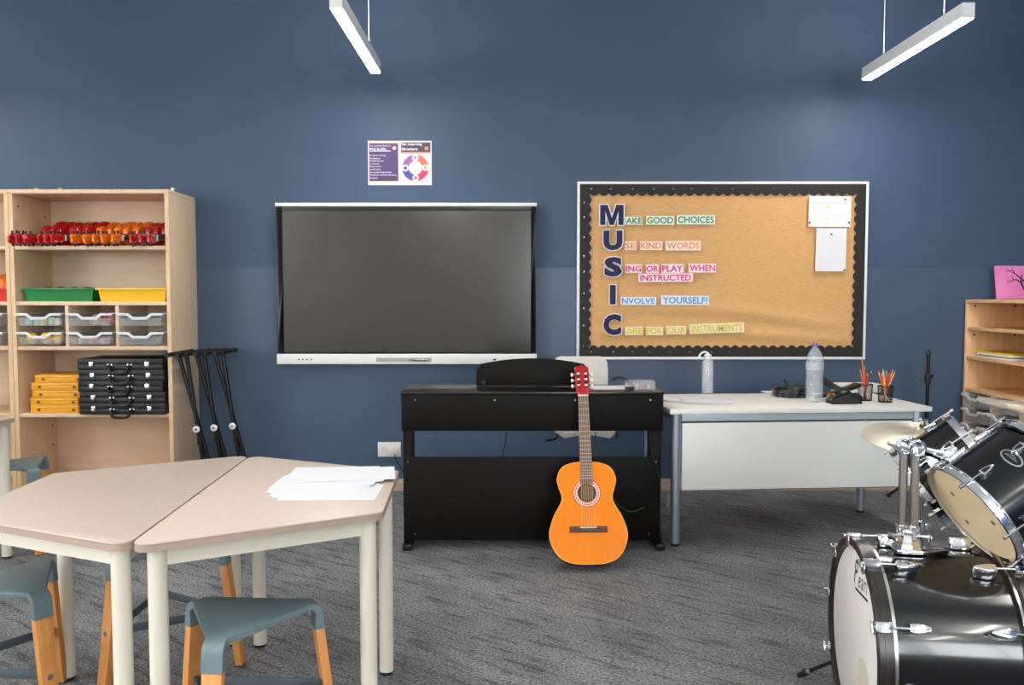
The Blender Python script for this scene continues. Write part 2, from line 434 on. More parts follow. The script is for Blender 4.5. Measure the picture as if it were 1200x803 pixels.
# ------------------------------------------------------------------ storage trays
def make_tray(label, loc, rz=0.0, h=0.078, w=0.288, d=0.40):
    """open tray, front at local -y, base centre at origin"""
    t = thing('storage_tray', label, 'tray', loc, rz, 'clear storage trays')
    wt, wb = w / 2 - 0.012, w / 2 - 0.022
    d0, d1 = -d / 2, d / 2
    b = MB(); e = 0.002
    b.box((-wb, d0 + 0.012, 0.0), (wb, d1 - 0.012, 0.002))
    def wall(p0, p1, q0, q1, nrm):
        n = Vector(nrm) * e
        b.add([p0, p1, q1, q0, Vector(p0) + n, Vector(p1) + n, Vector(q1) + n, Vector(q0) + n],
              [(0, 1, 2, 3), (4, 7, 6, 5), (0, 4, 5, 1), (1, 5, 6, 2), (2, 6, 7, 3), (3, 7, 4, 0)])
    B = [(-wb, d0 + 0.012, 0), (wb, d0 + 0.012, 0), (wb, d1 - 0.012, 0), (-wb, d1 - 0.012, 0)]
    T = [(-wt, d0, h), (wt, d0, h), (wt, d1, h), (-wt, d1, h)]
    Tm = [(-wt, d0 + 0.004, h * 0.62), (wt, d0 + 0.004, h * 0.62)]
    wall(B[0], B[1], Tm[0], Tm[1], (0, 1, 0))
    wall(B[2], B[3], T[2], T[3], (0, -1, 0)); wall(B[1], B[2], T[1], T[2], (-1, 0, 0)); wall(B[3], B[0], T[3], T[0], (1, 0, 0))
    b.build('tray_body', clear, t)
    # wavy front lip, dipped in the middle
    prof = [(-w / 2, h), (-w * 0.24, h), (-w * 0.14, h * 0.70), (w * 0.14, h * 0.70), (w * 0.24, h), (w / 2, h)]
    low = [(w / 2, h - 0.016), (w * 0.27, h - 0.016), (w * 0.16, h * 0.70 - 0.018), (-w * 0.16, h * 0.70 - 0.018), (-w * 0.27, h - 0.016), (-w / 2, h - 0.016)]
    M = Matrix(((1, 0, 0, 0), (0, 0, 1, 0), (0, 1, 0, 0), (0, 0, 0, 1)))
    MB().prism(prof + low, d0 - 0.008, d0 + 0.002, M).build('front_lip', clear_rim, t, 0.0015)
    r = MB()
    for s in (-1, 1): r.box((s * wt - 0.012, d0, h - 0.006), (s * wt + 0.012, d1, h))
    r.box((-wt, d1 - 0.004, h - 0.006), (wt, d1 + 0.012, h))
    r.build('side_rim', clear_rim, t)
    return t
iw = (BX1 - BX0 - 0.05) / 3
tray0 = make_tray('tray', (0, 0, 0))
TRZ = (1.152, 1.034)
names = {(0, 0): 'clear tray of pastel pieces, upper left in the bookcase tray grid', (1, 0): 'clear tray with red bits, upper middle in the bookcase tray grid',
         (2, 0): 'clear tray, upper right in the bookcase tray grid', (0, 1): 'clear tray of yellow maracas, lower left in the bookcase tray grid',
         (1, 1): 'clear tray of pink pieces, lower middle in the bookcase tray grid', (2, 1): 'clear tray, lower right in the bookcase tray grid'}
first = True
tray_pos = {}
for r in (0, 1):
    for cidx in range(3):
        X = BX0 + 0.025 + iw * (cidx + 0.5)
        p = (X, BY0 + 0.17, TRZ[r]); tray_pos[(cidx, r)] = p
        if first: tray0.location = p; tray0['label'] = names[(cidx, r)]; first = False
        else: dup(tray0, p, (0, 0, 0), names[(cidx, r)])
for r in (0, 1):
    dup(tray0, (BX0 - 0.003 - 0.025 - iw / 2, BY0 + 0.17, TRZ[r]), (0, 0, 0),
        ('upper' if r == 0 else 'lower') + ' clear tray in the cut-off bookcase at the left edge')
# side runners that carry the trays
for (bx0, bx1, nm) in ((BX0, BX1, 'b'), (BX0 - 1.0, BX0 - 0.003, 'c')):
    par = [o for o in C.objects if o.name.startswith('bookcase') and o.type == 'EMPTY' and abs(o.location.x - (bx0 + bx1) / 2) < 0.01][0]
    for r in (0, 1):
        for cidx in range(3):
            a = bx0 + 0.025 + iw * cidx; b_ = a + iw
            z = TRZ[r] + 0.062
            for (u, v) in ((a + (0.011 if cidx else 0), a + (0.023 if cidx else 0.012)), (b_ - (0.023 if cidx < 2 else 0.012), b_ - (0.011 if cidx < 2 else 0))):
                MB().box((u, BY0 + 0.03, z - 0.006), (v, BY1 - 0.05, z - 0.0003)).build('tray_runner', white_pl, par, world=True)

# little instruments and pieces in the trays
def ball(name, r, m, loc, label, cat, group, handle=None, ang=0.0, hl=0.13):
    t = thing(name, label, cat, loc, ang, group)
    prof = [(0.0005, -r)] + [(r * math.sin(PI * k / 10), -r * math.cos(PI * k / 10)) for k in range(1, 10)] + [(0.0005, r)]
    MB().lathe(prof, 18).build('shaker_ball', m, t)
    if handle: MB().cyl((0, r * 0.9, 0.0), (0, r + hl, 0.012), 0.011, 0.013, n=10).build('handle', handle, t)
    return t
yel = plain('yellow lacquer', (244, 196, 30), 0.3); grn = plain('green lacquer', (60, 140, 60), 0.3); redl = plain('red lacquer', (196, 40, 36), 0.3)
oran = plain('orange lacquer', (238, 120, 24), 0.3); wood_h = plain('turned wood handle', (190, 120, 60), 0.5); pink_p = plain('pink pieces', (216, 160, 150), 0.6)
tx, ty, tz = tray_pos[(0, 1)]
ball('maraca', 0.036, yel, (tx - 0.075, ty - 0.14, tz + 0.039), 'yellow maraca at the left of the lower left tray', 'maraca', 'maracas in the lower left tray', wood_h, 0.4)
ball('maraca', 0.036, yel, (tx + 0.015, ty - 0.145, tz + 0.039), 'yellow maraca in the middle of the lower left tray', 'maraca', 'maracas in the lower left tray', wood_h, -0.2)
ball('maraca', 0.034, yel, (tx + 0.088, ty - 0.135, tz + 0.037), 'yellow maraca at the right of the lower left tray', 'maraca', 'maracas in the lower left tray', wood_h, 0.15)
ball('maraca', 0.034, grn, (tx - 0.03, ty - 0.06, tz + 0.037), 'green maraca behind the yellow ones in the tray', 'maraca', 'maracas in the lower left tray', wood_h, 0.0)
tx, ty, tz = tray_pos[(0, 0)]
for q, (cc, nm) in enumerate((((150, 200, 190), 'mint green'), ((170, 196, 216), 'pale blue'), ((214, 214, 110), 'lime yellow'), ((150, 200, 160), 'leaf green'), ((206, 204, 200), 'pale grey'))):
    w = 0.042
    o = MB().lathe([(0.0005, 0), (w / 2, 0), (w / 2, 0.038), (w / 2 - 0.006, 0.046), (0.0005, 0.048)], 14).build('shaker', plain('pastel ' + nm, cc, 0.45))
    o.location = (tx - 0.095 + q * 0.047, ty - 0.14 + 0.012 * (q % 2), tz + 0.0025)
    tag(o, nm + ' shaker in the upper left storage tray', 'shaker', 'shakers in the upper left tray')
tx, ty, tz = tray_pos[(1, 0)]
ball('shaker_egg', 0.034, redl, (tx + 0.05, ty - 0.02, tz + 0.037), 'red egg shaker in the upper middle tray', 'shaker', 'egg shakers')
ball('shaker_egg', 0.034, pink_p, (tx - 0.02, ty - 0.06, tz + 0.037), 'pinkish egg shaker in the upper middle tray', 'shaker', 'egg shakers')
o = MB().box((-0.09, -0.1, 0), (0.09, 0.1, 0.042)).build('song_book', pink_p, None, 0.003); o.location = (tx - 0.01, ty + 0.03 - 0.06, tz + 0.003)
o.location = (tx, ty + 0.07, tz + 0.003); o.scale = (1, 0.8, 1); tag(o, 'salmon booklet lying in the upper middle tray', 'booklet')
tx, ty, tz = tray_pos[(1, 1)]
for q, cc in enumerate(((216, 176, 168), (224, 150, 140), (206, 190, 182))):
    o = MB().cyl((-0.04, 0, 0.018), (0.04, 0, 0.018), 0.017, n=14).build('claves', plain('claves %d' % q, cc, 0.5))
    o.location = (tx - 0.07 + q * 0.07, ty - 0.12, tz + 0.0028); o.rotation_euler = (0, 0, 1.2)
    tag(o, ('leftmost', 'middle', 'rightmost')[q] + ' pinkish clave in the lower middle tray', 'clave', 'claves in the lower middle tray')

# coloured bins on the shelf
def make_bin(label, m, loc, w, d=0.38, h=0.085, cat='bin'):
    t = thing('storage_bin', label, cat, loc, 0, 'coloured storage bins')
    wt, wb, dt, db = w / 2 - 0.012, w / 2 - 0.026, d / 2 - 0.012, d / 2 - 0.024; e = 0.004
    b = MB()
    lo_o = [(-wb, -db), (wb, -db), (wb, db), (-wb, db)]; hi_o = [(-wt, -dt), (wt, -dt), (wt, dt), (-wt, dt)]
    vs = [(x, y, 0) for x, y in lo_o] + [(x, y, h) for x, y in hi_o]
    sg = lambda v: (1 if v > 0 else -1)
    vs += [(x - sg(x) * e, y - sg(y) * e, 0.004) for x, y in lo_o] + [(x - sg(x) * e, y - sg(y) * e, h) for x, y in hi_o]
    fs = [(3, 2, 1, 0), (8, 9, 10, 11)]
    for k in range(4):
        l = (k + 1) % 4
        fs += [(k, l, 4 + l, 4 + k), (8 + l, 8 + k, 12 + k, 12 + l), (4 + k, 4 + l, 12 + l, 12 + k)]
    b.add(vs, fs); b.build('bin_body', m, t)
    r = MB()
    wo, do = w / 2, d / 2
    r.box((-wo, -do, h - 0.014), (wo, -dt, h)); r.box((-wo, dt, h - 0.014), (wo, do, h))
    r.box((-wo, -dt, h - 0.014), (-wt, dt, h)); r.box((wt, -dt, h - 0.014), (wo, dt, h))
    r.build('rim', m, t, 0.002)
    return t
make_bin('green plastic bin on the shelf above the clear trays', plain('green plastic', (16, 132, 62), 0.35), (-2.855, BY0 + 0.21, 1.3035), 0.46)
make_bin('yellow plastic bin on the shelf above the clear trays', plain('yellow plastic', (250, 196, 20), 0.35), (-2.393, BY0 + 0.21, 1.3035), 0.455)
make_bin('red plastic bin in the cut-off bookcase at the left edge', plain('red plastic', (226, 54, 30), 0.35), (-3.40, BY0 + 0.21, 1.3035), 0.46)
ball('rattle', 0.085, oran, (-3.26, BY0 + 0.17, 1.3935), 'orange rattle standing in the red bin at the left edge', 'rattle', None)
dark_i = plain('dark grey instrument plastic', (44, 48, 46), 0.5)
for q in range(4):
    t = thing('castanet', ('leftmost', 'second', 'third', 'rightmost')[q] + ' dark castanet peeping out of the green bin', 'castanet', (-2.99 + q * 0.085, BY0 + 0.16, 1.367), 0.3 * q, 'castanets in the green bin')
    MB().lathe([(0.0005, 0.03), (0.02, 0.026), (0.034, 0.012), (0.036, 0.0), (0.0005, 0.0)], 16, Matrix.Translation((0, 0, 0.0))).build('upper_shell', dark_i, t)
    MB().lathe([(0.0005, -0.012), (0.03, -0.008), (0.036, 0.0), (0.0005, -0.001)], 16, Matrix.Translation((0, 0, -0.001))).build('lower_shell', dark_i, t)
    # rest them on a folded cloth inside the bin
o = MB().box((-0.19, -0.14, 0), (0.19, 0.14, 0.05)).build('folded_cloth', plain('dark green cloth', (40, 74, 56), 0.9), None, 0.015, 3)
o.location = (-2.855, BY0 + 0.2, 1.3085); tag(o, 'dark folded cloth inside the green bin', 'cloth')
o = MB().box((-0.18, -0.14, 0), (0.18, 0.14, 0.074)).build('folded_cloth', plain('brown cloth', (92, 70, 54), 0.9), None, 0.02, 3)
o.location = (-2.393, BY0 + 0.2, 1.3085); tag(o, 'brown folded cloth inside the yellow bin', 'cloth')

# ------------------------------------------------------------------ ukuleles
def body_outline(L, a, waist, upper, sub=5):
    half = [(0, 0), (0.45 * a, 0.012 * L), (0.80 * a, 0.085 * L), (1.0 * a, 0.26 * L), (0.90 * a, 0.44 * L), (waist, 0.62 * L), (0.94 * upper, 0.74 * L),
            (upper, 0.83 * L), (0.84 * upper, 0.94 * L), (0.48 * upper, 0.99 * L), (0, L)]
    full = half + [(-x, z) for x, z in reversed(half[1:-1])]
    return catmull(full, sub, True)
XZ = Matrix(((1, 0, 0, 0), (0, 0, -1, 0), (0, 1, 0, 0), (0, 0, 0, 1)))    # (x, y, z) -> (x, -z, y): outline stands in xz, extrudes to -y
uk_red = mat('red ukulele lacquer', (186, 14, 22), 0.2, coat=0.6); uk_or = mat('orange ukulele lacquer', (240, 116, 16), 0.2, coat=0.6)
grey_f = plain('charcoal fingerboard', (62, 60, 62), 0.5)
def make_uke(m, label):
    # local: z = length (0 = tail), soundboard at y=0 facing -y, back at y=+0.058
    t = thing('ukulele', label, 'ukulele', (0, 0, 0), 0, 'ukuleles on the top shelf')
    MB().prism(body_outline(0.235, 0.083, 0.05, 0.062), -0.042, 0.0, XZ).build('body', m, t, 0.006, 2)
    MB().cyl((0, 0.0005, 0.15), (0, -0.0012, 0.15), 0.024, n=20).build('sound_hole', black_rubber, t)
    box('bridge', (-0.03, -0.006, 0.055), (0.03, 0.0, 0.07), grey_f, t, 0.001)
    MB().prism([(-0.018, 0.22), (0.018, 0.22), (0.016, 0.395), (-0.016, 0.395)], 0.0, -0.022, XZ).build('neck', m, t, 0.004)
    MB().prism([(-0.019, 0.175), (0.019, 0.175), (0.017, 0.395), (-0.017, 0.395)], 0.0005, 0.006, XZ).build('fingerboard', grey_f, t)
    box('nut', (-0.018, -0.008, 0.395), (0.018, 0.004, 0.40), white_pl, t)
    h = MB().prism([(-0.018, 0.40), (0.018, 0.40), (0.030, 0.43), (0.031, 0.485), (0.018, 0.50), (0, 0.496), (-0.018, 0.50), (-0.031, 0.485), (-0.030, 0.43)], -0.014, 0.002, XZ).build('headstock', m, t, 0.002)
    for sx in (-1, 1):
        for zz in (0.435, 0.468):
            MB().cyl((sx * 0.018, -0.012, zz), (sx * 0.018, 0.0, zz), 0.0045, n=8).build('tuning_post', chrome, t)
            MB().cyl((sx * 0.030, 0.008, zz), (sx * 0.047, 0.008, zz), 0.007, n=8).build('tuning_knob', black_pl, t)
    return t
uk = {'r': make_uke(uk_red, 'x'), 'o': make_uke(uk_or, 'x')}
seq = 'rrrrrrooooorrr'
used = set()
ordn = ['first', 'second', 'third', 'fourth', 'fifth', 'sixth', 'seventh', 'eighth', 'ninth', 'tenth', 'eleventh', 'twelfth', 'thirteenth', 'last']
for q, ch in enumerate(seq):
    src = uk[ch]
    u = src if ch not in used else dup(src)
    used.add(ch)
    lab = ('red' if ch == 'r' else 'orange') + ' ukulele on the top shelf, ' + ordn[q] + ' from the left'
    u['label'] = lab
    # head points to the room (-y) and a little left and down; soundboard faces right (+x)
    head_px = (20, 28, 37, 54, 61, 69, 92, 106, 117, 127, 139, 160, 171, 181)[q]
    xx = -2.905 + q * (0.70 / 13)
    y_head = BY0 - 0.10 + 0.012 * ((q * 5) % 4)
    x_head = (head_px - 600) / 1000 * (y_head + 0.02)
    yaw = math.asin(max(-0.1, min(0.6, (xx - x_head) / 0.47))); pit = math.radians(7.5)
    y_tail = y_head + 0.47 * math.cos(yaw)
    zax = Vector((-math.sin(yaw) * math.cos(pit), -math.cos(yaw) * math.cos(pit), -math.sin(pit)))    # length axis
    yax = -Vector((math.cos(yaw), -math.sin(yaw), 0))           # back faces -x
    yax = (yax - zax * yax.dot(zax)).normalized()
    xax = yax.cross(zax)
    M3 = Matrix((xax, yax, zax)).transposed()
    M3 = Matrix.Rotation(math.radians(((q * 7) % 5 - 2) * 4), 3, zax) @ M3
    orient(u, M3, (xx, min(y_tail, BY1 - 0.035), 1.652 + 0.098))

# ------------------------------------------------------------------ yellow boxes and black cases
box_or = mat('orange yellow wood', (250, 178, 40), 0.4, rgb2=(240, 160, 26), scale=5, stretch=(1.2, 8, 14))
stud = plain('dark brass stud', (120, 78, 36), 0.3, metal=0.6)
zz = 0.5965
for q, (dx, dy) in enumerate(((0, 0), (-0.004, 0.004), (0.014, 0.0), (0.010, -0.004), (0.030, 0.003))):
    t = thing('chime_box', 'orange yellow wooden case, ' + ('bottom', 'second', 'third', 'fourth', 'top')[q] + ' of its stack of five', 'box', (-2.898 + dx, BY0 + 0.155 + dy, zz), 0, 'stacked orange wooden cases')
    box('case', (-0.152, -0.13, 0.0), (0.152, 0.13, 0.0478), box_or, t, 0.003)
    box('lid_line', (-0.1525, -0.1305, 0.031), (0.1525, 0.1305, 0.0325), stud, t)
    for sx in (-0.098, 0.122):
        MB().cyl((sx, -0.1295, 0.02), (sx, -0.134, 0.02), 0.009, n=12).build('stud', stud, t)
    zz += 0.0487
case_m = mat('black leatherette', (22, 21, 22), 0.4, rgb2=(30, 29, 30), scale=80, bump=0.2, bscale=200)
zz = 0.5965
cs = None
for q, (dx, dy, dr) in enumerate(((0.012, -0.014, 0.0), (0.004, 0.0, 0.01), (-0.006, 0.006, -0.008), (0.004, -0.004, 0.006), (-0.004, 0.002, 0.0))):
    lab = 'black instrument case with chrome latches, ' + ('bottom', 'second', 'third', 'fourth', 'top')[q] + ' of its stack of five'
    loc = (-2.449 + dx, BY0 + 0.145 + dy, zz)
    if cs is None:
        t = cs = thing('instrument_case', lab, 'case', loc, dr, 'stacked black instrument cases')
        box('case_base', (-0.265, -0.175, 0.0), (0.265, 0.175, 0.0344), case_m, t, 0.002)
        box('case_lid', (-0.265, -0.175, 0.035), (0.265, 0.175, 0.0692), case_m, t, 0.002)
        for sx in (-0.18, 0.17):
            l = MB().box((sx - 0.014, -0.181, 0.018), (sx + 0.014, -0.175, 0.052)).build('latch', chrome, t, 0.002)
            MB().box((sx - 0.010, -0.185, 0.024), (sx + 0.010, -0.181, 0.036)).build('latch_tongue', chrome, l, 0.002)
        hd = MB().tube(catmull([(-0.062, -0.178, 0.030), (-0.062, -0.196, 0.022), (-0.05, -0.205, -0.006), (-0.03, -0.207, -0.014), (0.03, -0.207, -0.014), (0.05, -0.205, -0.006), (0.062, -0.196, 0.022), (0.062, -0.178, 0.030)], 4), 0.0095, 8).build('handle', black_pl, t)
        for sx in (-0.062, 0.062):
            MB().box((sx - 0.018, -0.182, 0.024), (sx + 0.018, -0.175, 0.038)).build('handle_mount', chrome, hd, 0.002)
    else:
        dup(cs, loc, (0, 0, dr), lab)
    zz += 0.0695

# ------------------------------------------------------------------ folded keyboard stands
def make_stand(label, loc):
    t = thing('keyboard_stand', label, 'stand', loc, 0, 'folded keyboard stands')
    # the folded frame leans left against the bookcase: local pivot at height 0.5
    def p(z, o): return Vector((-0.20 * (z - 0.0) , 0, z)) + Vector((o, 0, 0))
    for s in (-1, 1):
        a = MB().tube([p(0.03, s * 0.028) + Vector((0, s * 0.012, 0)), p(0.50, 0.0) + Vector((0, s * 0.016, 0)), p(0.965, -s * 0.030) + Vector((0, s * 0.014, 0))], 0.0125, 10)
        leg = a.build('leg', black_satin, t)
        b1 = p(0.975, -s * 0.030)
        MB().cyl(b1 + Vector((0, -0.16, 0)), b1 + Vector((0, 0.24, 0)), 0.0135, n=12).build('support_arm', black_rubber, t)
        b0 = p(0.018, s * 0.028)
        MB().cyl(b0 + Vector((0, -0.22, 0)), b0 + Vector((0, 0.22, 0)), 0.0135, n=12).build('foot_bar', black_rubber, t)
        for e in (-0.155, 0.235):
            MB().cyl(b1 + Vector((0, e - 0.012, 0)), b1 + Vector((0, e + 0.012, 0)), 0.0155, n=12).build('end_cap', black_rubber, t)
    k = p(0.50, 0)
    MB().cyl(k + Vector((0, -0.052, 0)), k + Vector((0, 0.05, 0)), 0.008, n=10).build('pivot_bolt', chrome_dull, t)
    MB().lathe([(0.0005, 0.0), (0.022, 0.0), (0.022, 0.006), (0.016, 0.010), (0.0005, 0.011)], 20, Matrix.Translation(k + Vector((0, -0.040, 0))) @ Matrix.Rotation(PI / 2, 4, 'X')).build('locking_disc', white_metal, t)
    MB().box((-0.012, -0.03, -0.10), (0.012, -0.02, 0.02), Matrix.Translation(k + Vector((0.012, 0.0, 0)))).build('locking_plate', black_satin, t)
    return t
s0 = make_stand('folded black keyboard stand closest to the birch bookcase', (-1.885, 5.37, 0.0))
dup(s0, (-1.795, 5.43, 0.0), (0, 0, 0), 'middle one of the three folded black keyboard stands')
dup(s0, (-1.70, 5.50, 0.0), (0, 0, 0), 'folded black keyboard stand farthest from the bookcase')

# ------------------------------------------------------------------ interactive display
t = thing('display_screen', 'large dark interactive display on the blue wall', 'screen', (-0.706, WY - 0.05, 0.875))
SX0, SX1, SZ0, SZ1, SY = -1.578, 0.166, 0.879, 1.957, 5.72
MB().box((SX0 + 0.006, SY + 0.004, SZ0 + 0.05), (SX1 - 0.006, SY + 0.075, SZ1 - 0.02)).build('housing', black_pl, t, 0.004, world=True)
MB().box((SX0 + 0.2, SY + 0.075, SZ0 + 0.2), (SX1 - 0.2, WY - 0.0045, SZ1 - 0.25)).build('wall_mount', black_satin, t, world=True)
gl = MB().box((SX0 + 0.048, SY + 0.0018, 0.962), (SX1 - 0.040, SY + 0.0035, 1.905)).build('glass', screen_m, t, world=True)
bz = MB()
for (a, b, z0, z1) in ((SX0 + 0.006, SX0 + 0.046, 0.95, 1.935), (SX1 - 0.038, SX1 - 0.006, 0.95, 1.935), (SX0 + 0.046, SX1 - 0.038, 0.95, 0.960), (SX0 + 0.046, SX1 - 0.038, 1.907, 1.935)):
    bz.box((a, SY, z0), (b, SY + 0.006, z1))
bz.build('bezel', black_pl, t, 0.001, world=True)
MB().box((SX0, SY - 0.004, 1.932), (SX1, SY + 0.07, SZ1)).build('top_trim', white_pl, t, 0.006, 3, world=True)
lt = MB().box((SX0, SY - 0.012, SZ0), (SX1, SY + 0.07, 0.949)).build('lower_trim', white_pl, t, 0.006, 3, world=True)
MB().box((-0.91, SY - 0.0135, SZ0 + 0.018), (-0.54, SY - 0.012, SZ0 + 0.044)).build('pen_tray', plain('grey recess', (168, 168, 166), 0.5), lt, world=True)
for q in range(4):
    MB().cyl((-1.43 + q * 0.028, SY - 0.0119, 0.912), (-1.43 + q * 0.028, SY - 0.0135, 0.912), 0.006, n=10).build('button', plain('grey button', (90, 92, 94), 0.4), lt, world=True)
MB().box((-0.125, SY - 0.0135, 0.905), (-0.108, SY - 0.0119, 0.917)).build('sensor', black_pl, lt, world=True)
o = MB().tube([(-0.69, 0, 0), (-0.66, 0, 0), (-0.57, 0, 0), (-0.56, 0, 0)], [0.002, 0.008, 0.008, 0.005], 10).build('stylus', chrome_dull)
o.location = (0, SY - 0.0225, SZ0 + 0.031); tag(o, 'silver stylus resting in the tray under the display', 'stylus')

# ------------------------------------------------------------------ poster
PT = at(431, 165, WY - 0.003); PB = at(506, 217, WY - 0.003)
px0, px1, pz0, pz1 = PT.x, PB.x, PB.z, PT.z; pw = px1 - px0; ph = pz1 - pz0
t = thing('poster', 'two page learning poster on the wall above the display', 'poster', ((px0 + px1) / 2, WY - 0.002, pz0))
YP = WY - 0.0034
MB().box((px0, YP, pz0), (px1, WY - 0.0004, pz1)).build('laminated_sheet', plain('poster white', (220, 212, 213), 0.3), t, world=True)
def prect(name, u0, v0, u1, v1, m, lift=0.0006):   # u,v: fractions from top left
    return MB().box((px0 + u0 * pw, YP - lift, pz1 - v1 * ph), (px0 + u1 * pw, YP + 0.0003, pz1 - v0 * ph)).build(name, m, t, world=True)
purple = plain('poster purple', (76, 54, 108), 0.35); navyp = plain('poster navy', (52, 42, 72), 0.35); peach = plain('poster peach', (240, 190, 160), 0.35)
prect('peach_strip', 0.02, 0.03, 0.475, 0.06, peach); prect('purple_page', 0.02, 0.06, 0.475, 0.91, purple); prect('maroon_strip', 0.02, 0.88, 0.475, 0.91, plain('poster maroon', (120, 50, 70), 0.35), 0.0009)
prect('navy_title', 0.52, 0.04, 0.98, 0.25, navyp); prect('orange_strip', 0.52, 0.25, 0.98, 0.285, plain('poster orange', (236, 130, 90), 0.35))
prect('page_fold', 0.494, 0.0, 0.498, 1.0, plain('poster fold', (206, 198, 202), 0.4))
wtx = plain('poster lettering', (226, 218, 226), 0.4)
def ptext(s, u, v, wu, hv, m=wtx, bold=0.012):
    P = Matrix.Translation((px0 + u * pw - t.location.x, YP - 0.0011 - t.location.y, pz1 - v * ph - t.location.z)) @ FACE.to_4x4()
    text_obj('lettering', s, m, t, width=wu * pw, height=hv * ph, bold=bold, depth=0.0, M=P, origin='left')
ptext('Our Learning Skills are', 0.03, 0.115, 0.33, 0.045); ptext('PRICELESS...', 0.03, 0.19, 0.29, 0.06, bold=0.03)
prect('underline', 0.03, 0.225, 0.36, 0.24, wtx, 0.0011)
for q, (s, w) in enumerate((('Problem Solving', .25), ('Resilience', .16), ('Independence', .22), ('Creativity', .15), ('Exploration', .18), ('Leadership', .17), ('Successful collaboration', .34), ('Students actively thinking', .42), ('Success', .12))):
    ptext(s, 0.03, 0.335 + q * 0.0625, w, 0.042)
ptext('Six Learning', 0.53, 0.085, 0.32, 0.065, bold=0.03); ptext('Structure', 0.53, 0.185, 0.25, 0.065, bold=0.03)
rc = Vector((px0 + 0.745 * pw, 0, pz1 - 0.61 * ph)); R1, R0 = 0.30 * ph, 0.155 * ph
def ring_seg(a0, a1, m, name='ring_segment'):
    n = 10; b = MB(); pts = []
    for k in range(n + 1):
        a = a0 + (a1 - a0) * k / n; pts.append((rc.x + R1 * math.cos(a), rc.z + R1 * math.sin(a)))
    for k in range(n, -1, -1):
        a = a0 + (a1 - a0) * k / n; pts.append((rc.x + R0 * math.cos(a), rc.z + R0 * math.sin(a)))
    b.prism(pts, -(YP - 0.0008), -(YP + 0.0003), XZ).build(name, m, t, world=True)
for k, cc in enumerate(((226, 112, 78), (146, 98, 168), (66, 74, 150), (206, 42, 100))):
    ring_seg(k * PI / 2 + 0.06 - 0.12, (k + 1) * PI / 2 - 0.06 - 0.12, plain('ring colour %d' % k, cc, 0.35))
for k, cc in enumerate(((240, 150, 110), (140, 150, 210), (70, 80, 150), (236, 90, 150))):
    a = k * PI / 2 + 0.02; rr = (R0 + R1) / 2
    cx, cz = rc.x + rr * math.cos(a), rc.z + rr * math.sin(a)
    q = MB().cyl((cx, YP - 0.0012, cz), (cx, YP, cz), 0.075 * ph, n=20).build('icon_disc', plain('icon white', (224, 216, 220), 0.4), t, world=True)
    MB().cyl((cx, YP - 0.0016, cz), (cx, YP - 0.0011, cz), 0.04 * ph, n=14).build('icon_mark', plain('icon colour %d' % k, cc, 0.4), t, world=True)
for (u, v, cc) in ((0.415, 0.165, (240, 170, 190)), (0.92, 0.17, (236, 130, 110))):
    cx, cz = px0 + u * pw, pz1 - v * ph
    MB().cyl((cx, YP - 0.0016, cz), (cx, YP, cz), 0.045 * ph, n=14).build('title_mark', plain('title mark %d' % cc[2], cc, 0.4), t, world=True)

# ------------------------------------------------------------------ notice board
NX0, NX1, NZ0, NZ1 = 0.438, 2.394, 0.907, 2.104
t = thing('notice_board', 'large hessian notice board with black scalloped border', 'board', ((NX0 + NX1) / 2, WY - 0.02, NZ0))
YN = WY - 0.030
MB().box((NX0 + 0.004, WY - 0.024, NZ0 + 0.004), (NX1 - 0.004, WY - 0.0045, NZ1 - 0.004)).build('backing', plain('board backing', (90, 80, 70), 0.8), t, world=True)
fw = 0.018
for (a, b) in (((NX0, NZ0), (NX1, NZ0 + fw)), ((NX0, NZ1 - fw), (NX1, NZ1)), ((NX0, NZ0 + fw), (NX0 + fw, NZ1 - fw)), ((NX1 - fw, NZ0 + fw), (NX1, NZ1 - fw))):
    MB().box((a[0], YN - 0.012, a[1]), (b[0], WY - 0.0045, b[1])).build('frame_rail', white_metal, t, 0.002, world=True)
# hessian with sagging creases towards the bottom
gx, gz = 80, 48; b = MB(); vs = []; fs = []
for j in range(gz + 1):
    for i in range(gx + 1):
        u, v = i / gx, j / gz
        X = NX0 + fw + u * (NX1 - NX0 - 2 * fw); Zc = NZ0 + fw + v * (NZ1 - NZ0 - 2 * fw)
        def ridge(c, w): return math.exp(-((v - c) / w) ** 2)
        d = 0.010 * ridge(0.24 + 0.05 * math.sin(3.2 * u + 0.8) - 0.10 * max(0, u - 0.6), 0.035) * (0.4 + 0.6 * math.sin(PI * u))
        d += 0.007 * ridge(0.13 + 0.03 * math.sin(5 * u), 0.025) + 0.0015 * math.sin(14 * u + 3 * v) * math.sin(PI * v)
        edge = max(0, min(1, (min(u, 1 - u, v * 0.9, 1 - v) - 0.045) / 0.06))
        vs.append((X, YN - 0.0008 - max(0, d) * edge * 2.0, Zc))
for j in range(gz):
    for i in range(gx):
        a = j * (gx + 1) + i; fs.append((a, a + 1, a + gx + 2, a + gx + 1))
b.add(vs, fs); b.build('hessian_cover', hessian, t, world=True, smooth=80)
bw, am, per = 0.072, 0.011, 0.064
def scallop(x0, x1, z, sgn):       # horizontal strip with wavy inner edge
    n = int((x1 - x0) / per * 8); pts = [(x0, z), (x1, z)]
    for k in range(n, -1, -1):
        u = x0 + (x1 - x0) * k / n
        pts.append((u, z + sgn * (bw - am + am * abs(math.sin(PI * (u - x0) / per)) * 1.6)))
    return pts
bpts = [scallop(NX0 + fw, NX1 - fw, NZ1 - fw, -1), scallop(NX0 + fw, NX1 - fw, NZ0 + fw, 1),
        [(q, p) for p, q in scallop(NZ0 + fw, NZ1 - fw, NX0 + fw, 1)], [(q, p) for p, q in scallop(NZ0 + fw, NZ1 - fw, NX1 - fw, -1)]]
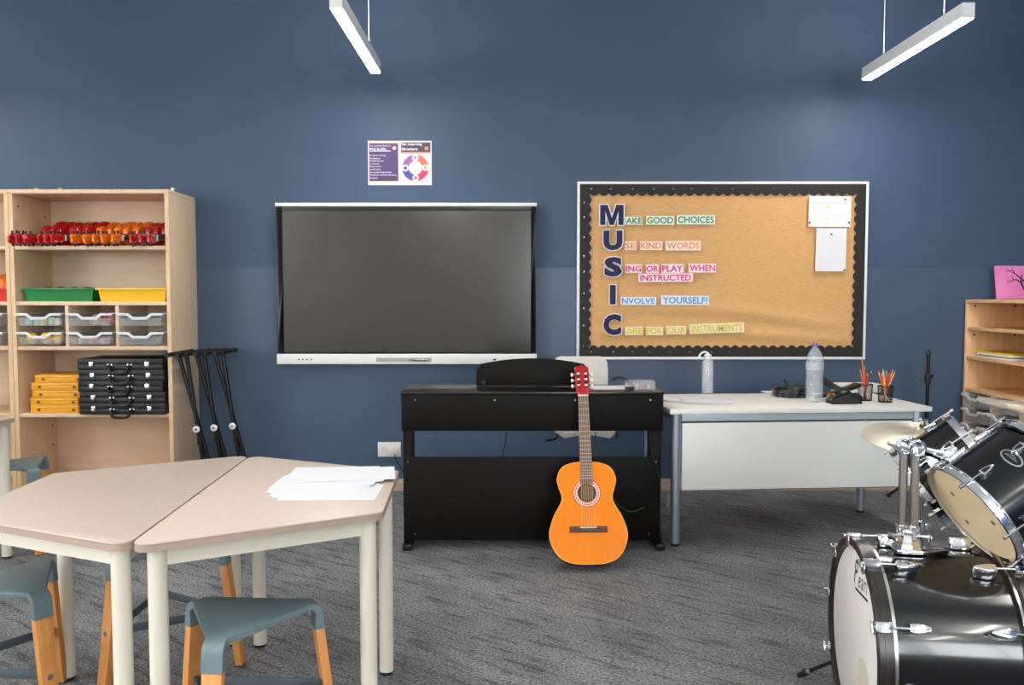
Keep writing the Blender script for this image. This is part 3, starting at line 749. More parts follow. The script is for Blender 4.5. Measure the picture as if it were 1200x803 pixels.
for k, pts in enumerate(bpts):
    y = YN - 0.0105 - 0.0008 * (k // 2)
    MB().prism(pts, -y, -(y + 0.0007), XZ).build('scalloped_border', border_m, t, world=True)
stp = MB()
for k in range(14):
    for z in (NZ0 + 0.05, NZ1 - 0.05):
        u = NX0 + 0.1 + k * (NX1 - NX0 - 0.2) / 13 + random.uniform(-.02, .02); stp.box((u, YN - 0.0125, z), (u + 0.012, YN - 0.011, z + 0.0025))
for k in range(9):
    for X in (NX0 + 0.045, NX1 - 0.05):
        z = NZ0 + 0.1 + k * 0.12 + random.uniform(-.02, .02); stp.box((X, YN - 0.0135, z), (X + 0.0025, YN - 0.0115, z + 0.012))
o = stp.build('staples', chrome_dull, t, world=True); o['kind'] = 'stuff'

YC = YN - 0.026
letm = mat('navy letter card', (46, 44, 78), 0.55, spec=0.2)
for ch, x0, x1, y0, y1, lab in (('M', 702, 732, 239, 265, 'large navy letter M at the top of the notice board'), ('U', 706, 730.5, 269, 294.5, 'large navy letter U under the letter M'),
                           ('S', 707, 730, 300, 325.5, 'large navy letter S in the middle of the column'), ('I', 713.6, 722.6, 333, 358, 'large navy letter I above the letter C'),
                           ('C', 706, 729, 367, 394, 'large navy letter C at the bottom of the column')):
    a = at(x0, y0, YC); c = at(x1, y1, YC); W, Hh = c.x - a.x, a.z - c.z
    t2 = thing('letter_cutout', lab, 'letter', ((a.x + c.x) / 2, YC, (a.z + c.z) / 2), 0, 'letter cutouts on the notice board')
    if ch == 'M':
        back = [(-.05, -.05), (.27, -.05), (.27, .42), (.37, -.05), (.63, -.05), (.73, .42), (.73, -.05), (1.05, -.05), (1.05, 1.05), (.64, 1.05), (.5, .55), (.36, 1.05), (-.05, 1.05)]
        face = [(0, 0), (.22, 0), (.22, .68), (.41, 0), (.59, 0), (.78, .68), (.78, 0), (1, 0), (1, 1), (.68, 1), (.5, .35), (.32, 1), (0, 1)]
        for nm, pts, m, y in (('white_edge', back, paper, 0.0), ('navy_face', face, letm, 0.0012)):
            MB().prism([((u - .5) * W * 0.91, (v - .5) * Hh * 0.91) for u, v in pts], y, y + 0.0008, XZ).build(nm, m, t2)
    else:
        text_obj('white_edge', ch, paper, t2, width=W, height=Hh, bold=0.085 if ch != 'I' else 0.05, depth=0.0, M=FACE.to_4x4())
        text_obj('navy_face', ch, letm, t2, width=W - 0.013, height=Hh - 0.013, bold=0.062 if ch != 'I' else 0.045, depth=0.0012, M=FACE.to_4x4())
words = [('AKE', 732.7, 752.9, 254, 263.5, 'g'), ('GOOD', 757, 790, 253, 263.5, 'g'), ('CHOICES', 793, 838, 252, 263, 'g'),
         ('SE', 732, 745.5, 283, 293, 'o'), ('KIND', 750, 776, 283, 293, 'o'), ('WORDS', 780, 821, 282.5, 293.5, 'o'),
         ('ING', 733, 752, 310, 320, 'p'), ('OR', 757, 772, 310, 320, 'p'), ('PLAY', 775, 801, 309.5, 320, 'p'), ('WHEN', 807, 839, 309, 319.5, 'p'), ('INSTRUCTED', 748, 812, 320.6, 330.5, 'p'),
         ('NVOLVE', 727.5, 769, 348, 357.5, 'b'), ('YOURSELF!', 774.6, 831, 346.5, 357.5, 'b'),
         ('ARE', 732.7, 753.5, 383, 393, 'y'), ('FOR', 757, 777, 383, 393, 'y'), ('OUR', 781, 804, 382, 392, 'y'), ('INSTRUMENTS', 808, 872, 379, 390.5, 'y')]
cols = {'g': ((64, 134, 92), (226, 234, 216), 'green'), 'o': ((232, 140, 96), (246, 228, 212), 'orange'), 'p': ((214, 40, 130), (246, 222, 226), 'pink'),
        'b': ((92, 140, 196), (224, 232, 242), 'blue'), 'y': ((222, 200, 50), (238, 228, 186), 'yellow')}
for w, x0, x1, y0, y1, k in words:
    a = at(x0, y0, YC); c = at(x1, y1, YC); W, Hh = c.x - a.x, a.z - c.z
    t2 = thing('word_card', 'paper strip with the %s word %s' % (cols[k][2], w), 'sign', ((a.x + c.x) / 2, YC, (a.z + c.z) / 2), 0, 'word strips on the notice board')
    t2.rotation_euler = (0, -0.035 if (k == 'y' and w[0] == 'I') else random.uniform(-0.008, 0.008), 0)
    box('paper_strip', (-W / 2, -0.0007, -Hh / 2), (W / 2, 0.0, Hh / 2), plain('strip ' + k, cols[k][1], 0.8), t2)
    text_obj('lettering', w, plain('lettering ' + k, cols[k][0], 0.6), t2, width=W * 0.93, height=Hh * 0.72, bold=0.022, depth=0.0012, M=FACE.to_4x4())
faint = plain('faint print', (206, 206, 222), 0.8); faint_y = plain('faint yellow print', (244, 224, 150), 0.8); pinm = plain('red pin', (190, 80, 60), 0.4); pinb = plain('dark pin', (60, 60, 80), 0.4)
for (x0, y0, x1, y1, lab, kind) in ((948, 230, 997, 266, 'white landscape notice pinned at the top right of the board', 0), (956.5, 267.5, 991, 318, 'white portrait notice pinned below the landscape one', 1)):
    a = at(x0, y0, YC); c = at(x1, y1, YC); W, Hh = c.x - a.x, a.z - c.z
    t2 = thing('notice_sheet', lab, 'paper', ((a.x + c.x) / 2, YC, (a.z + c.z) / 2), 0, 'notices on the board')
    t2.rotation_euler = (0, 0.012, 0)
    box('sheet', (-W / 2, -0.0008, -Hh / 2), (W / 2, 0, Hh / 2), paper, t2)
    if kind == 0:
        for (u0, u1, v, hh, m) in ((.1, .9, .21, .02, faint), (.4, .5, .3, .08, faint_y), (.28, .9, .6, .012, faint), (.4, .46, .7, .05, faint_y), (.25, .8, .88, .012, faint_y)):
            box('print_line', (-W / 2 + u0 * W, -0.0014, Hh / 2 - (v + hh) * Hh), (-W / 2 + u1 * W, -0.0007, Hh / 2 - v * Hh), m, t2)
        pins = ((0.85, 0.1, pinm), (0.03, 0.87, pinb), (0.96, 0.85, pinb))
    else:
        for q in range(9):
            box('print_line', (-W * 0.38, -0.0014, Hh / 2 - (0.28 + q * 0.065) * Hh), (W * (0.2 + 0.02 * (q % 4) * 4), -0.0007, Hh / 2 - (0.27 + q * 0.065) * Hh), plain('very faint print', (222, 224, 230), 0.8), t2)
        pins = ((0.5, 0.14, pinm), (0.96, 0.97, pinb))
    for (u, v, m) in pins:
        MB().lathe([(0.0005, 0), (0.007, 0), (0.006, 0.006), (0.0005, 0.008)], 12, Matrix.Translation((-W / 2 + u * W, -0.0008, Hh / 2 - v * Hh)) @ Matrix.Rotation(PI / 2, 4, 'X')).build('push_pin', m, t2)

# ------------------------------------------------------------------ wall socket
a = at(443, 518, WY); c = at(470, 535, WY)
t = thing('wall_socket', 'white double wall socket beside the piano', 'socket', ((a.x + c.x) / 2, WY - 0.01, c.z))
MB().box((a.x, WY - 0.014, c.z), (c.x, WY - 0.0042, a.z)).build('face_plate', white_pl, t, 0.002, world=True)
for sx in (0.27, 0.73):
    X = a.x + sx * (c.x - a.x); zc = c.z + 0.5 * (a.z - c.z)
    for (dx, dz, w, h) in ((0, 0.012, 0.004, 0.008), (-0.011, -0.008, 0.007, 0.004), (0.011, -0.008, 0.007, 0.004)):
        MB().box((X + dx - w / 2, WY - 0.0146, zc + dz - h / 2), (X + dx + w / 2, WY - 0.0139, zc + dz + h / 2)).build('pin_hole', black_rubber, t, world=True)
    MB().box((X + 0.018, WY - 0.017, zc + 0.010), (X + 0.028, WY - 0.0139, zc + 0.026)).build('switch', white_pl, t, 0.001, world=True)
X = a.x + 0.75 * (c.x - a.x); zc = c.z + 0.42 * (a.z - c.z)
t = thing('plug', 'cream plug with black lead in the wall socket', 'plug', (X, WY - 0.02, zc))
MB().box((-0.022, -0.022, -0.022), (0.022, 0.0025, 0.02)).build('plug_body', plain('cream plastic', (226, 216, 196), 0.4), t, 0.005, 3)
MB().tube(catmull([(0, -0.012, -0.018), (0.01, -0.02, -0.06), (0.05, -0.035, -0.12), (0.11, -0.06, -0.2), (0.14, -0.08, zc * -1 + 0.012), (0.25, -0.3, zc * -1 + 0.008)], 5), 0.0035, 8).build('lead', black_rubber, t)

# ------------------------------------------------------------------ hexagon of trapezoid tables
def rounded(poly, r, n=5):
    out = []; N = len(poly)
    for i in range(N):
        p = Vector(poly[i]); a = Vector(poly[i - 1]); b = Vector(poly[(i + 1) % N])
        u = (a - p).normalized(); v = (b - p).normalized(); half = u.angle(v) / 2
        d = r / math.tan(half); c = p + (u + v).normalized() * (r / math.sin(half))
        s0, s1 = p + u * d, p + v * d
        a0 = math.atan2(s0.y - c.y, s0.x - c.x); a1 = math.atan2(s1.y - c.y, s1.x - c.x)
        da = (a1 - a0 + PI) % (2 * PI) - PI
        for k in range(n + 1):
            an = a0 + da * k / n; out.append((c.x + r * math.cos(an), c.y + r * math.sin(an)))
    return out
def make_table(label, loc, rz, HT=0.72):
    # local: long side on x=0 from (0,-.6) to (0,.6), short side at x=.597
    t = thing('trapezoid_table', label, 'table', loc, rz, 'trapezoid classroom tables')
    poly = [(0, -0.603), (0.597, -0.292), (0.597, 0.292), (0, 0.603)]
    out = rounded(poly, 0.035)
    MB().prism(out, HT - 0.005, HT).build('table_top', table_top_m, t, 0.0015)
    inn = rounded([(0.001, -0.6025), (0.5975, -0.2925), (0.5975, 0.2925), (0.001, 0.6025)], 0.035)
    MB().prism(out, HT - 0.0225, HT - 0.0052).build('edge_band', table_edge_m, t)
    lp = [(0.045, -0.520), (0.550, -0.258), (0.550, 0.258), (0.045, 0.520)]
    for i in range(4):
        x, y = lp[i]
        l = MB().cyl((x, y, 0.012), (x, y, HT - 0.0226), 0.0245, n=20).build('leg', cream, t)
        MB().cyl((x, y, 0.0), (x, y, 0.0135), 0.021, n=16).build('rubber_foot', black_rubber, l)
        x2, y2 = lp[(i + 1) % 4]
        MB().bar((x, y, HT - 0.0475), (x2, y2, HT - 0.0475), 0.022, 0.05).build('apron_rail', cream, t)
    return t
hx, hy, hr = -0.981, 2.673, math.radians(2.9)
T2 = make_table('beige trapezoid table with a fan of white papers on it', (hx, hy, 0), hr)
dup(T2, (hx - 0.0075, hy + 0.012, 0), (0, 0, hr + PI), 'beige trapezoid table nearest the bookcase, no papers on it')
# table at the far left (only its corner shows)
dup(T2, (-3.131, 4.04, 0), (0, 0, math.radians(50)), 'beige table at the far left edge, only its corner showing')

# ------------------------------------------------------------------ sheets of paper on the table
sheets = [(-0.566, 2.655, 0.02), (-0.586, 2.682, -0.02), (-0.604, 2.708, 0.03), (-0.622, 2.735, -0.015), (-0.612, 2.762, 0.045), (-0.628, 2.785, 0.0),
          (-0.612, 2.815, 0.05), (-0.596, 2.84, -0.01), (-0.600, 2.865, 0.06), (-0.575, 2.875, 0.03), (-0.612, 2.905, 0.08), (-0.55, 2.885, 0.15)]
sn = ['frontmost', 'second', 'third', 'fourth', 'fifth', 'sixth', 'seventh', 'eighth', 'ninth', 'tenth', 'eleventh', 'rearmost']
sheet_me = None
for q, (X, Yy, a) in enumerate(sheets):
    if sheet_me is None:
        o = box('paper_sheet', (-0.1485, -0.105, 0), (0.1485, 0.105, 0.0006), paper); sheet_me = o.data
    else:
        o = bpy.data.objects.new('paper_sheet', sheet_me); C.objects.link(o)
    o.location = (X, Yy, 0.7202 + 0.0009 * q); o.rotation_euler = (0, 0, a)
    k = q
    tag(o, sn[k] + ' white sheet in the fan of papers on the table', 'paper', 'papers fanned out on the table')

# ------------------------------------------------------------------ three-legged stools
def make_stool(label, loc, rz):
    t = thing('stool', label, 'stool', loc, rz, 'three-legged stools')
    Hs, R, wl, th = 0.452, 0.185, 0.056, 0.02
    # triangular plate with truncated corners
    pts = []
    for k in range(3):
        a = k * 2 * PI / 3; d = Vector((math.cos(a), math.sin(a))); n = Vector((-d.y, d.x))
        a0 = a - PI / 3; dm = Vector((math.cos(a0), math.sin(a0)))
        pts.append(tuple(dm * 0.1165))
        pts.append(tuple(d * R - n * wl / 2)); pts.append(tuple(d * R + n * wl / 2))
    s = MB().prism(pts, Hs - th, Hs)
    st = s.build('seat', stool_m, t, 0.004, 2)
    for k in range(3):
        a = k * 2 * PI / 3; d = Vector((math.cos(a), math.sin(a), 0)); n = Vector((-d.y, d.x, 0)); up = Vector((0, 0, 1))
        splay = 0.13
        # rounded bend from the seat down to the cap
        sec = []
        rb = 0.036
        for q in range(7):
            an = PI / 2 * q / 6
            sec.append((R - 0.002 + rb * math.sin(an), Hs - rb + rb * math.cos(an), R - 0.002 + (rb - th) * math.sin(an), Hs - rb + (rb - th) * math.cos(an)))
        for z in (Hs - rb - 0.042,):
            dz = (Hs - rb) - z
            sec.append((R - 0.002 + rb + splay * dz, z, R - 0.002 + rb - 0.028 + splay * dz, z))
        vs = []; fs = []
        for (ro, zo, ri, zi) in sec:
            for sgn in (-1, 1):
                vs.append(d * ro + up * zo + n * (sgn * wl / 2)); vs.append(d * ri + up * zi + n * (sgn * wl / 2))
        m_ = len(sec)
        for i in range(m_ - 1):
            b0, b1 = 4 * i, 4 * (i + 1)
            fs += [(b0, b0 + 2, b1 + 2, b1), (b0 + 1, b1 + 1, b1 + 3, b0 + 3), (b0, b1, b1 + 1, b0 + 1), (b0 + 2, b0 + 3, b1 + 3, b1 + 2)]
        fs += [(0, 1, 3, 2), (4 * m_ - 4, 4 * m_ - 2, 4 * m_ - 1, 4 * m_ - 3)]
        MB().add(vs, fs).build('seat_shoulder', stool_m, t, smooth=50)
        z0 = Hs - rb - 0.042; r0 = R - 0.002 + rb - 0.014 + splay * 0.042
        rbot = r0 + splay * z0
        vs = []
        for (rr, z, w2) in ((rbot, 0.004, wl / 2 - 0.006), (r0, z0 - 0.0005, wl / 2 - 0.001)):
            for (e, sg) in ((-0.0125, -1), (0.0135, -1), (0.0135, 1), (-0.0125, 1)):
                vs.append(d * (rr + e) + up * z + n * (sg * w2))
        lg = MB().add(vs, [(3, 2, 1, 0), (4, 5, 6, 7), (0, 1, 5, 4), (1, 2, 6, 5), (2, 3, 7, 6), (3, 0, 4, 7)]).build('leg', stool_wood, t, 0.003)
        MB().box((-0.011, -0.02, 0), (0.011, 0.02, 0.004), Matrix(((d.x, n.x, 0, (d * rbot).x), (d.y, n.y, 0, (d * rbot).y), (0, 0, 1, 0), (0, 0, 0, 1)))).build('glide', black_rubber, lg)
        rz_ = r0 + splay * (z0 - 0.20)
        pb = d * rz_ + up * 0.20
        MB().cyl(pb + d * 0.0125, pb + d * 0.0165, 0.009, n=12).build('bolt', chrome, lg)
        a2 = a + 2 * PI / 3; d2 = Vector((math.cos(a2), math.sin(a2), 0))
        p1 = d * (rz_ - 0.012) + up * 0.20; p2 = d2 * (rz_ - 0.012) + up * 0.20
        MB().bar(p1, p2, 0.006, 0.028).build('crossbar', bar_m, t, 0.001)
    return t
S = make_stool('grey blue stool in front, pushed under the table with papers', (-0.755, 2.35, 0), math.radians(-93))
dup(S, (-1.585, 2.63, 0), (0, 0, math.radians(-34)), 'grey blue stool at the bottom left corner of the photo')
dup(S, (-1.245, 3.03, 0), (0, 0, math.radians(0)), 'grey blue stool tucked beneath the middle of the joined tables')
dup(S, (-2.64, 4.50, 0), (0, 0, math.radians(-38)), 'grey blue stool between the bookcase and the joined tables')

# ------------------------------------------------------------------ digital piano (seen from behind)
PY0, PX0, PX1, PZ = 4.43, -0.578, 0.790, 0.838
t = thing('digital_piano', 'black digital piano seen from behind', 'piano', ((PX0 + PX1) / 2, PY0 + 0.2, 0))
def pb(n, a, b, m=piano_m, bevel=0.003): return MB().box(a, b).build(n, m, t, bevel, world=True)
tp = pb('top_board', (PX0 - 0.004, PY0 - 0.006, PZ - 0.016), (PX1 + 0.004, PY0 + 0.37, PZ), piano_top_m, 0.004)
ub = pb('upper_back_panel', (PX0, PY0, 0.632), (PX1, PY0 + 0.02, PZ - 0.0165))
pb('keybed', (PX0 + 0.002, PY0 + 0.021, 0.66), (PX1 - 0.002, PY0 + 0.42, 0.815))
for s, X in ((1, PX0 + 0.006), (-1, PX1 - 0.006)):
    a, b_ = sorted((X, X + s * 0.05))
    pb('side_post', (a, PY0 + 0.012, 0.03), (b_, PY0 + 0.05, 0.632))
    a, b_ = sorted((X, X + s * 0.022))
    pb('side_panel', (a, PY0 + 0.0505, 0.03), (b_, PY0 + 0.35, 0.66))
    f = pb('foot', (a - 0.004, PY0 - 0.02, 0.0), (b_ + 0.022, PY0 + 0.40, 0.034), black_pl, 0.005)
lb = pb('lower_back_panel', (PX0 + 0.008, PY0, 0.052), (PX1 - 0.012, PY0 + 0.0115, 0.495))
pb('pedal_rail', (PX0 + 0.03, PY0 + 0.06, 0.05), (PX1 - 0.03, PY0 + 0.1, 0.2))
for (par, xs, z) in ((ub, (-0.505, -0.09, 0.33, 0.722), 0.795), (lb, (-0.545, 0.755), 0.47), (lb, (-0.51, 0.72), 0.085)):
    for X in xs:
        MB().cyl((X, PY0 + 0.001, z), (X, PY0 - 0.0025, z), 0.005, n=10).build('screw', chrome_dull, par, world=True)
for k in range(36):   # white keys along the player's side
    w = (PX1 - PX0 - 0.12) / 36; X = PX0 + 0.06 + k * w
    MB().box((X + 0.0006, PY0 + 0.375, 0.8152), (X + w - 0.0006, PY0 + 0.415, 0.829)).build('white_key', white_pl, t, world=True)
# curved music rest
yr = 4.70
a = at(558, 427, yr); c = at(690, 427, yr); mid = at(620, 420.5, yr)
out = [(a.x, PZ + 0.002), (c.x, PZ + 0.002)]
n = 24
arc = []
for k in range(n + 1):
    u = k / n; X = c.x + (a.x - c.x) * u
    zt = (a.z - 0.004) + (mid.z - a.z + 0.006) * (1 - (2 * u - 1) ** 2)
    edge = min(u, 1 - u) * (c.x - a.x)
    if edge < 0.03: zt -= 0.03 - math.sqrt(max(0, 0.03 ** 2 - (0.03 - edge) ** 2))
    arc.append((X, zt))
Mr = Matrix.Translation((0, yr, 0)) @ XZ
Mr = Matrix.Translation((0, yr, PZ)) @ Matrix.Rotation(math.radians(-4), 4, 'X') @ Matrix.Translation((0, 0, -PZ)) @ XZ
mr = MB().prism(out + arc, -0.014, 0.0, Mr).build('music_rest', piano_m, t, 0.002, world=True)
for X in (a.x + 0.03, c.x - 0.06):
    MB().box((X, yr - 0.02, PZ + 0.0005), (X + 0.022, yr - 0.003, PZ + 0.034)).build('rest_bracket', black_satin, mr, 0.002, world=True)
# leads behind the piano
o = MB().tube(catmull([(0.725, PY0 + 0.03, 0.622), (0.735, PY0 - 0.012, 0.50), (0.762, PY0 - 0.012, 0.42), (0.776, PY0 - 0.014, 0.30), (0.772, PY0 - 0.012, 0.15), (0.80, PY0 + 0.10, 0.006), (0.78, PY0 + 0.3, 0.005)], 6), 0.003, 8).build('power_lead', black_rubber)
o2 = o; tag(o, 'black lead hanging down the right end of the piano', 'cable')
o = MB().tube(catmull([(-0.03, PY0 + 0.03, 0.64), (-0.035, PY0 + 0.035, 0.56), (-0.05, PY0 + 0.03, 0.48), (-0.03, PY0 + 0.04, 0.30)], 6), 0.003, 8).build('pedal_lead', black_rubber)
tag(o, 'thin black lead crossing the open gap of the piano', 'cable')
o = MB().tube(catmull([(0.44, PY0 + 0.035, 0.62), (0.45, PY0 + 0.03, 0.50), (0.46, PY0 - 0.008, 0.45), (0.50, PY0 - 0.018, 0.33), (0.56, PY0 - 0.03, 0.245), (0.62, PY0 - 0.04, 0.215), (0.69, PY0 - 0.035, 0.235)], 6), 0.003, 8).build('audio_lead', plain('dark grey cable', (60, 56, 54), 0.5))
tag(o, 'grey lead curling out from behind the guitar', 'cable')

# things on the piano top
o = MB().box((-0.11, -0.08, 0), (0.11, 0.08, 0.004)).build('song_sheets', paper, None); o.location = (0.535, 4.62, PZ + 0.0005); o.rotation_euler = (0, 0, 0.1)
tag(o, 'white sheets lying on the piano top', 'paper')
t = thing('clear_box', 'clear plastic box on the right end of the piano', 'box', (0.685, 4.56, PZ + 0.0005))
b = MB(); b.box((-0.075, -0.05, 0), (0.075, 0.05, 0.003))
for (p, q) in (((-0.075, -0.05), (0.075, -0.048)), ((-0.075, 0.048), (0.075, 0.05)), ((-0.075, -0.048), (-0.073, 0.048)), ((0.073, -0.048), (0.075, 0.048))):
    b.box((p[0], p[1], 0.003), (q[0], q[1], 0.042))
b.build('box_body', clear, t); box('lid', (-0.077, -0.052, 0.0425), (0.077, 0.052, 0.047), clear, t, 0.001)
for q, cc in enumerate(((206, 90, 84), (210, 206, 206), (180, 70, 70), (190, 196, 200))):
    o = MB().lathe([(0.0005, 0), (0.014, 0), (0.014, 0.02), (0.0005, 0.022)], 12).build('rosin_pot', plain('pot %d' % q, cc, 0.4)); o.location = (0.64 + q * 0.03, 4.555 + 0.012 * (q % 2), PZ + 0.004)
    tag(o, ('first', 'second', 'third', 'fourth')[q] + ' small pot from the left inside the clear box', 'pot', 'pots in the clear box')
o = MB().tube(catmull([(0.55, 4.66, PZ + 0.04), (0.58, 4.64, PZ + 0.055), (0.615, 4.60, PZ + 0.046), (0.645, 4.55, PZ + 0.02), (0.64, 4.51, PZ + 0.011), (0.60, 4.50, PZ + 0.012)], 6), 0.0085, 8).build('instrument_strap', black_pl)
tag(o, 'black strap looped beside the clear box on the piano', 'strap')

# ------------------------------------------------------------------ swivel chair behind the piano
chair_m = plain('pale grey shell', (214, 208, 198), 0.45)
t = thing('swivel_chair', 'pale grey swivel chair behind the piano', 'chair', (0.435, 5.16, 0), 0.0)
def shell_strip(name, path, w0, m, thick=0.016):
    vs = []; fs = []; nn = 9
    for i, (y, z, w, ny, nz) in enumerate(path):
        for k in range(nn):
            u = k / (nn - 1) * 2 - 1
            bow = 0.018 * u * u
            vs.append((u * w, y - bow * ny, z - bow * nz)); 
    N = len(path)
    off = len(vs)
    for i, (y, z, w, ny, nz) in enumerate(path):
        for k in range(nn):
            u = k / (nn - 1) * 2 - 1; bow = 0.018 * u * u
            vs.append((u * w, y - bow * ny + thick * ny, z - bow * nz + thick * nz))
    for i in range(N - 1):
        for k in range(nn - 1):
            a = i * nn + k; fs.append((a, a + 1, a + nn + 1, a + nn)); fs.append((off + a, off + a + nn, off + a + nn + 1, off + a + 1))
    for i in range(N - 1):
        for k in (0, nn - 1):
            a = i * nn + k; fs.append((a, a + nn, off + a + nn, off + a))
    for i in (0, N - 1):
        for k in range(nn - 1):
            a = i * nn + k; fs.append((a, off + a, off + a + 1, a + 1))
    return MB().add(vs, fs).build(name, m, t, smooth=60)
shell_strip('seat', [(-0.25, 0.530, 0.13, 0, 1), (-0.24, 0.545, 0.155, 0, 1), (-0.15, 0.549, 0.18, 0, 1), (0.0, 0.545, 0.19, 0, 1), (0.12, 0.547, 0.18, 0, 1), (0.18, 0.555, 0.16, 0, 1)], 0, chair_m)
shell_strip('backrest', [(0.20, 0.60, 0.15, -1, 0), (0.205, 0.66, 0.165, -1, 0), (0.21, 0.74, 0.172, -1, 0), (0.22, 0.86, 0.172, -1, 0), (0.232, 0.92, 0.168, -1, 0), (0.236, 0.945, 0.155, -1, 0), (0.238, 0.955, 0.125, -1, 0)], 0, chair_m)
for s in (-1, 1): MB().tube(catmull([(s * 0.06, 0.1, 0.53), (s * 0.06, 0.2, 0.535), (s * 0.06, 0.232, 0.57), (s * 0.06, 0.232, 0.68)], 5), 0.011, 8).build('back_stay', black_satin, t)
MB().box((-0.09, -0.1, 0.505), (0.09, 0.1, 0.526)).build('mechanism', black_pl, t, 0.006)
MB().tube(catmull([(0.02, -0.02, 0.515), (-0.14, -0.03, 0.508), (-0.17, -0.04, 0.475), (-0.23, -0.06, 0.466)], 5), 0.006, 8).build('lever', black_pl, t)
MB().tube(catmull([(0.09, 0.0, 0.515), (0.16, 0.0, 0.522), (0.20, 0.0, 0.505), (0.205, 0.0, 0.47)], 5), 0.005, 8).build('lever', black_pl, t)
MB().cyl((0, 0, 0.30), (0, 0, 0.51), 0.014, n=14).build('gas_piston', chrome_dull, t)
MB().cyl((0, 0, 0.09), (0, 0, 0.36), 0.026, n=16).build('pedestal', black_pl, t)
for k in range(5):
    an = k * 2 * PI / 5 + 0.3; d = Vector((math.cos(an), math.sin(an), 0))
    l = MB().bar(d * 0.02 + Vector((0, 0, 0.095)), d * 0.24 + Vector((0, 0, 0.07)), 0.035, 0.028).build('base_arm', black_pl, t, 0.004)
    for s in (-1, 1):
        sd = Vector((-d.y, d.x, 0)) * s
        MB().cyl(d * 0.24 + sd * 0.006 + Vector((0, 0, 0.028)), d * 0.24 + sd * 0.024 + Vector((0, 0, 0.028)), 0.028, n=16).build('castor', black_rubber, l)

# ------------------------------------------------------------------ classical guitar leaning on the piano
lean = math.radians(22.5)
t = thing('classical_guitar', 'orange classical guitar leaning against the black piano', 'guitar')
BL, DEP = 0.502, 0.092
MB().prism(body_outline(BL, 0.192, 0.127, 0.1475, 7), -DEP, 0.0, XZ).build('body', guitar_side, t, 0.003)
MB().prism(body_outline(BL, 0.1915, 0.1265, 0.147, 7), -0.001, 0.0022, XZ).build('soundboard', guitar_top, t)
bo = body_outline(BL, 0.1925, 0.1275, 0.148, 7); bi = body_outline(BL - 0.004, 0.1895, 0.1245, 0.145, 7); nb = len(bo)
vs = []; fs = []
for q in range(nb):
    (x0, z0), (x1, z1) = bo[q], bi[q]; vs += [(x0, -0.0026, z0), (x1, -0.0026, z1 + 0.002), (x1, 0.0, z1 + 0.002), (x0, 0.002, z0)]
for q in range(nb):
    r_ = (q + 1) % nb
    for e in range(4): fs.append((4 * q + e, 4 * r_ + e, 4 * r_ + (e + 1) % 4, 4 * q + (e + 1) % 4))
MB().add(vs, fs).build('binding', plain('pale gold binding', (255, 190, 90), 0.3), t)
HZ = 0.345
def disc(name, r0, r1, y, m, par, n=40):
    b = MB(); Mx = Matrix.Translation((0, y, HZ)) @ Matrix.Rotation(PI / 2, 4, 'X')
    if r0 <= 0: b.lathe([(0.0005, 0), (r1, 0), (r1, 0.0006), (0.0005, 0.0006)], n, Mx)
    else: b.lathe([(r0, 0), (r1, 0), (r1, 0.0006), (r0, 0.0006)], n, Mx, closed=True)
    return b.build(name, m, par)
rs = disc('rosette', 0.045, 0.069, -0.0023, plain('rosette white', (244, 222, 200), 0.4), t)
for (r0, r1) in ((0.0445, 0.048), (0.0655, 0.0695)): disc('rosette_ring', r0, r1, -0.0028, plain('rosette red', (206, 50, 36), 0.4), rs)
for k in range(28):
    an = k * 2 * PI / 28; rr = 0.0568
    MB().box((-0.0035, -0.0033, -0.0042), (0.0035, -0.0027, 0.0042), Matrix.Translation((rr * math.cos(an), 0, HZ + rr * math.sin(an))) @ Matrix.Rotation(-an + 0.78, 4, 'Y')).build('rosette_tile', MATS['rosette red'], rs)
disc('sound_hole', 0, 0.0445, -0.0024, hole_m, t)
disc('hole_rim_shade', 0.036, 0.0445, -0.0026, plain('painted hole shade', (62, 44, 34), 0.7), t)  # flat dark ring paints the shade just inside the hole's rim
ZN = 0.845; tilt_h = math.radians(12)
MB().prism([(-0.030, 0.49), (0.030, 0.49), (0.026, ZN), (-0.026, ZN)], -0.024, -0.001, XZ).build('neck', neck_red, t, 0.006, 3)
MB().prism([(-0.0315, 0.387), (0.0315, 0.387), (0.0305, 0.50), (0.0265, ZN), (-0.0265, ZN), (-0.0305, 0.50)], 0.0024, 0.0075, XZ).build('fingerboard', fret_m, t)
for k in range(1, 20):
    z = ZN - 0.65 * (1 - 2 ** (-k / 12)) * 0.985
    if z > 0.39:
        w = 0.0265 + (ZN - z) / (ZN - 0.387) * 0.005
        box('fret', (-w, -0.0092, z - 0.0013), (w, -0.0074, z + 0.0013), plain('silver fret', (196, 186, 178), 0.3, metal=0.6), t)
box('nut', (-0.0265, -0.010, ZN), (0.0265, 0.0, ZN + 0.006), bone, t, 0.0008)
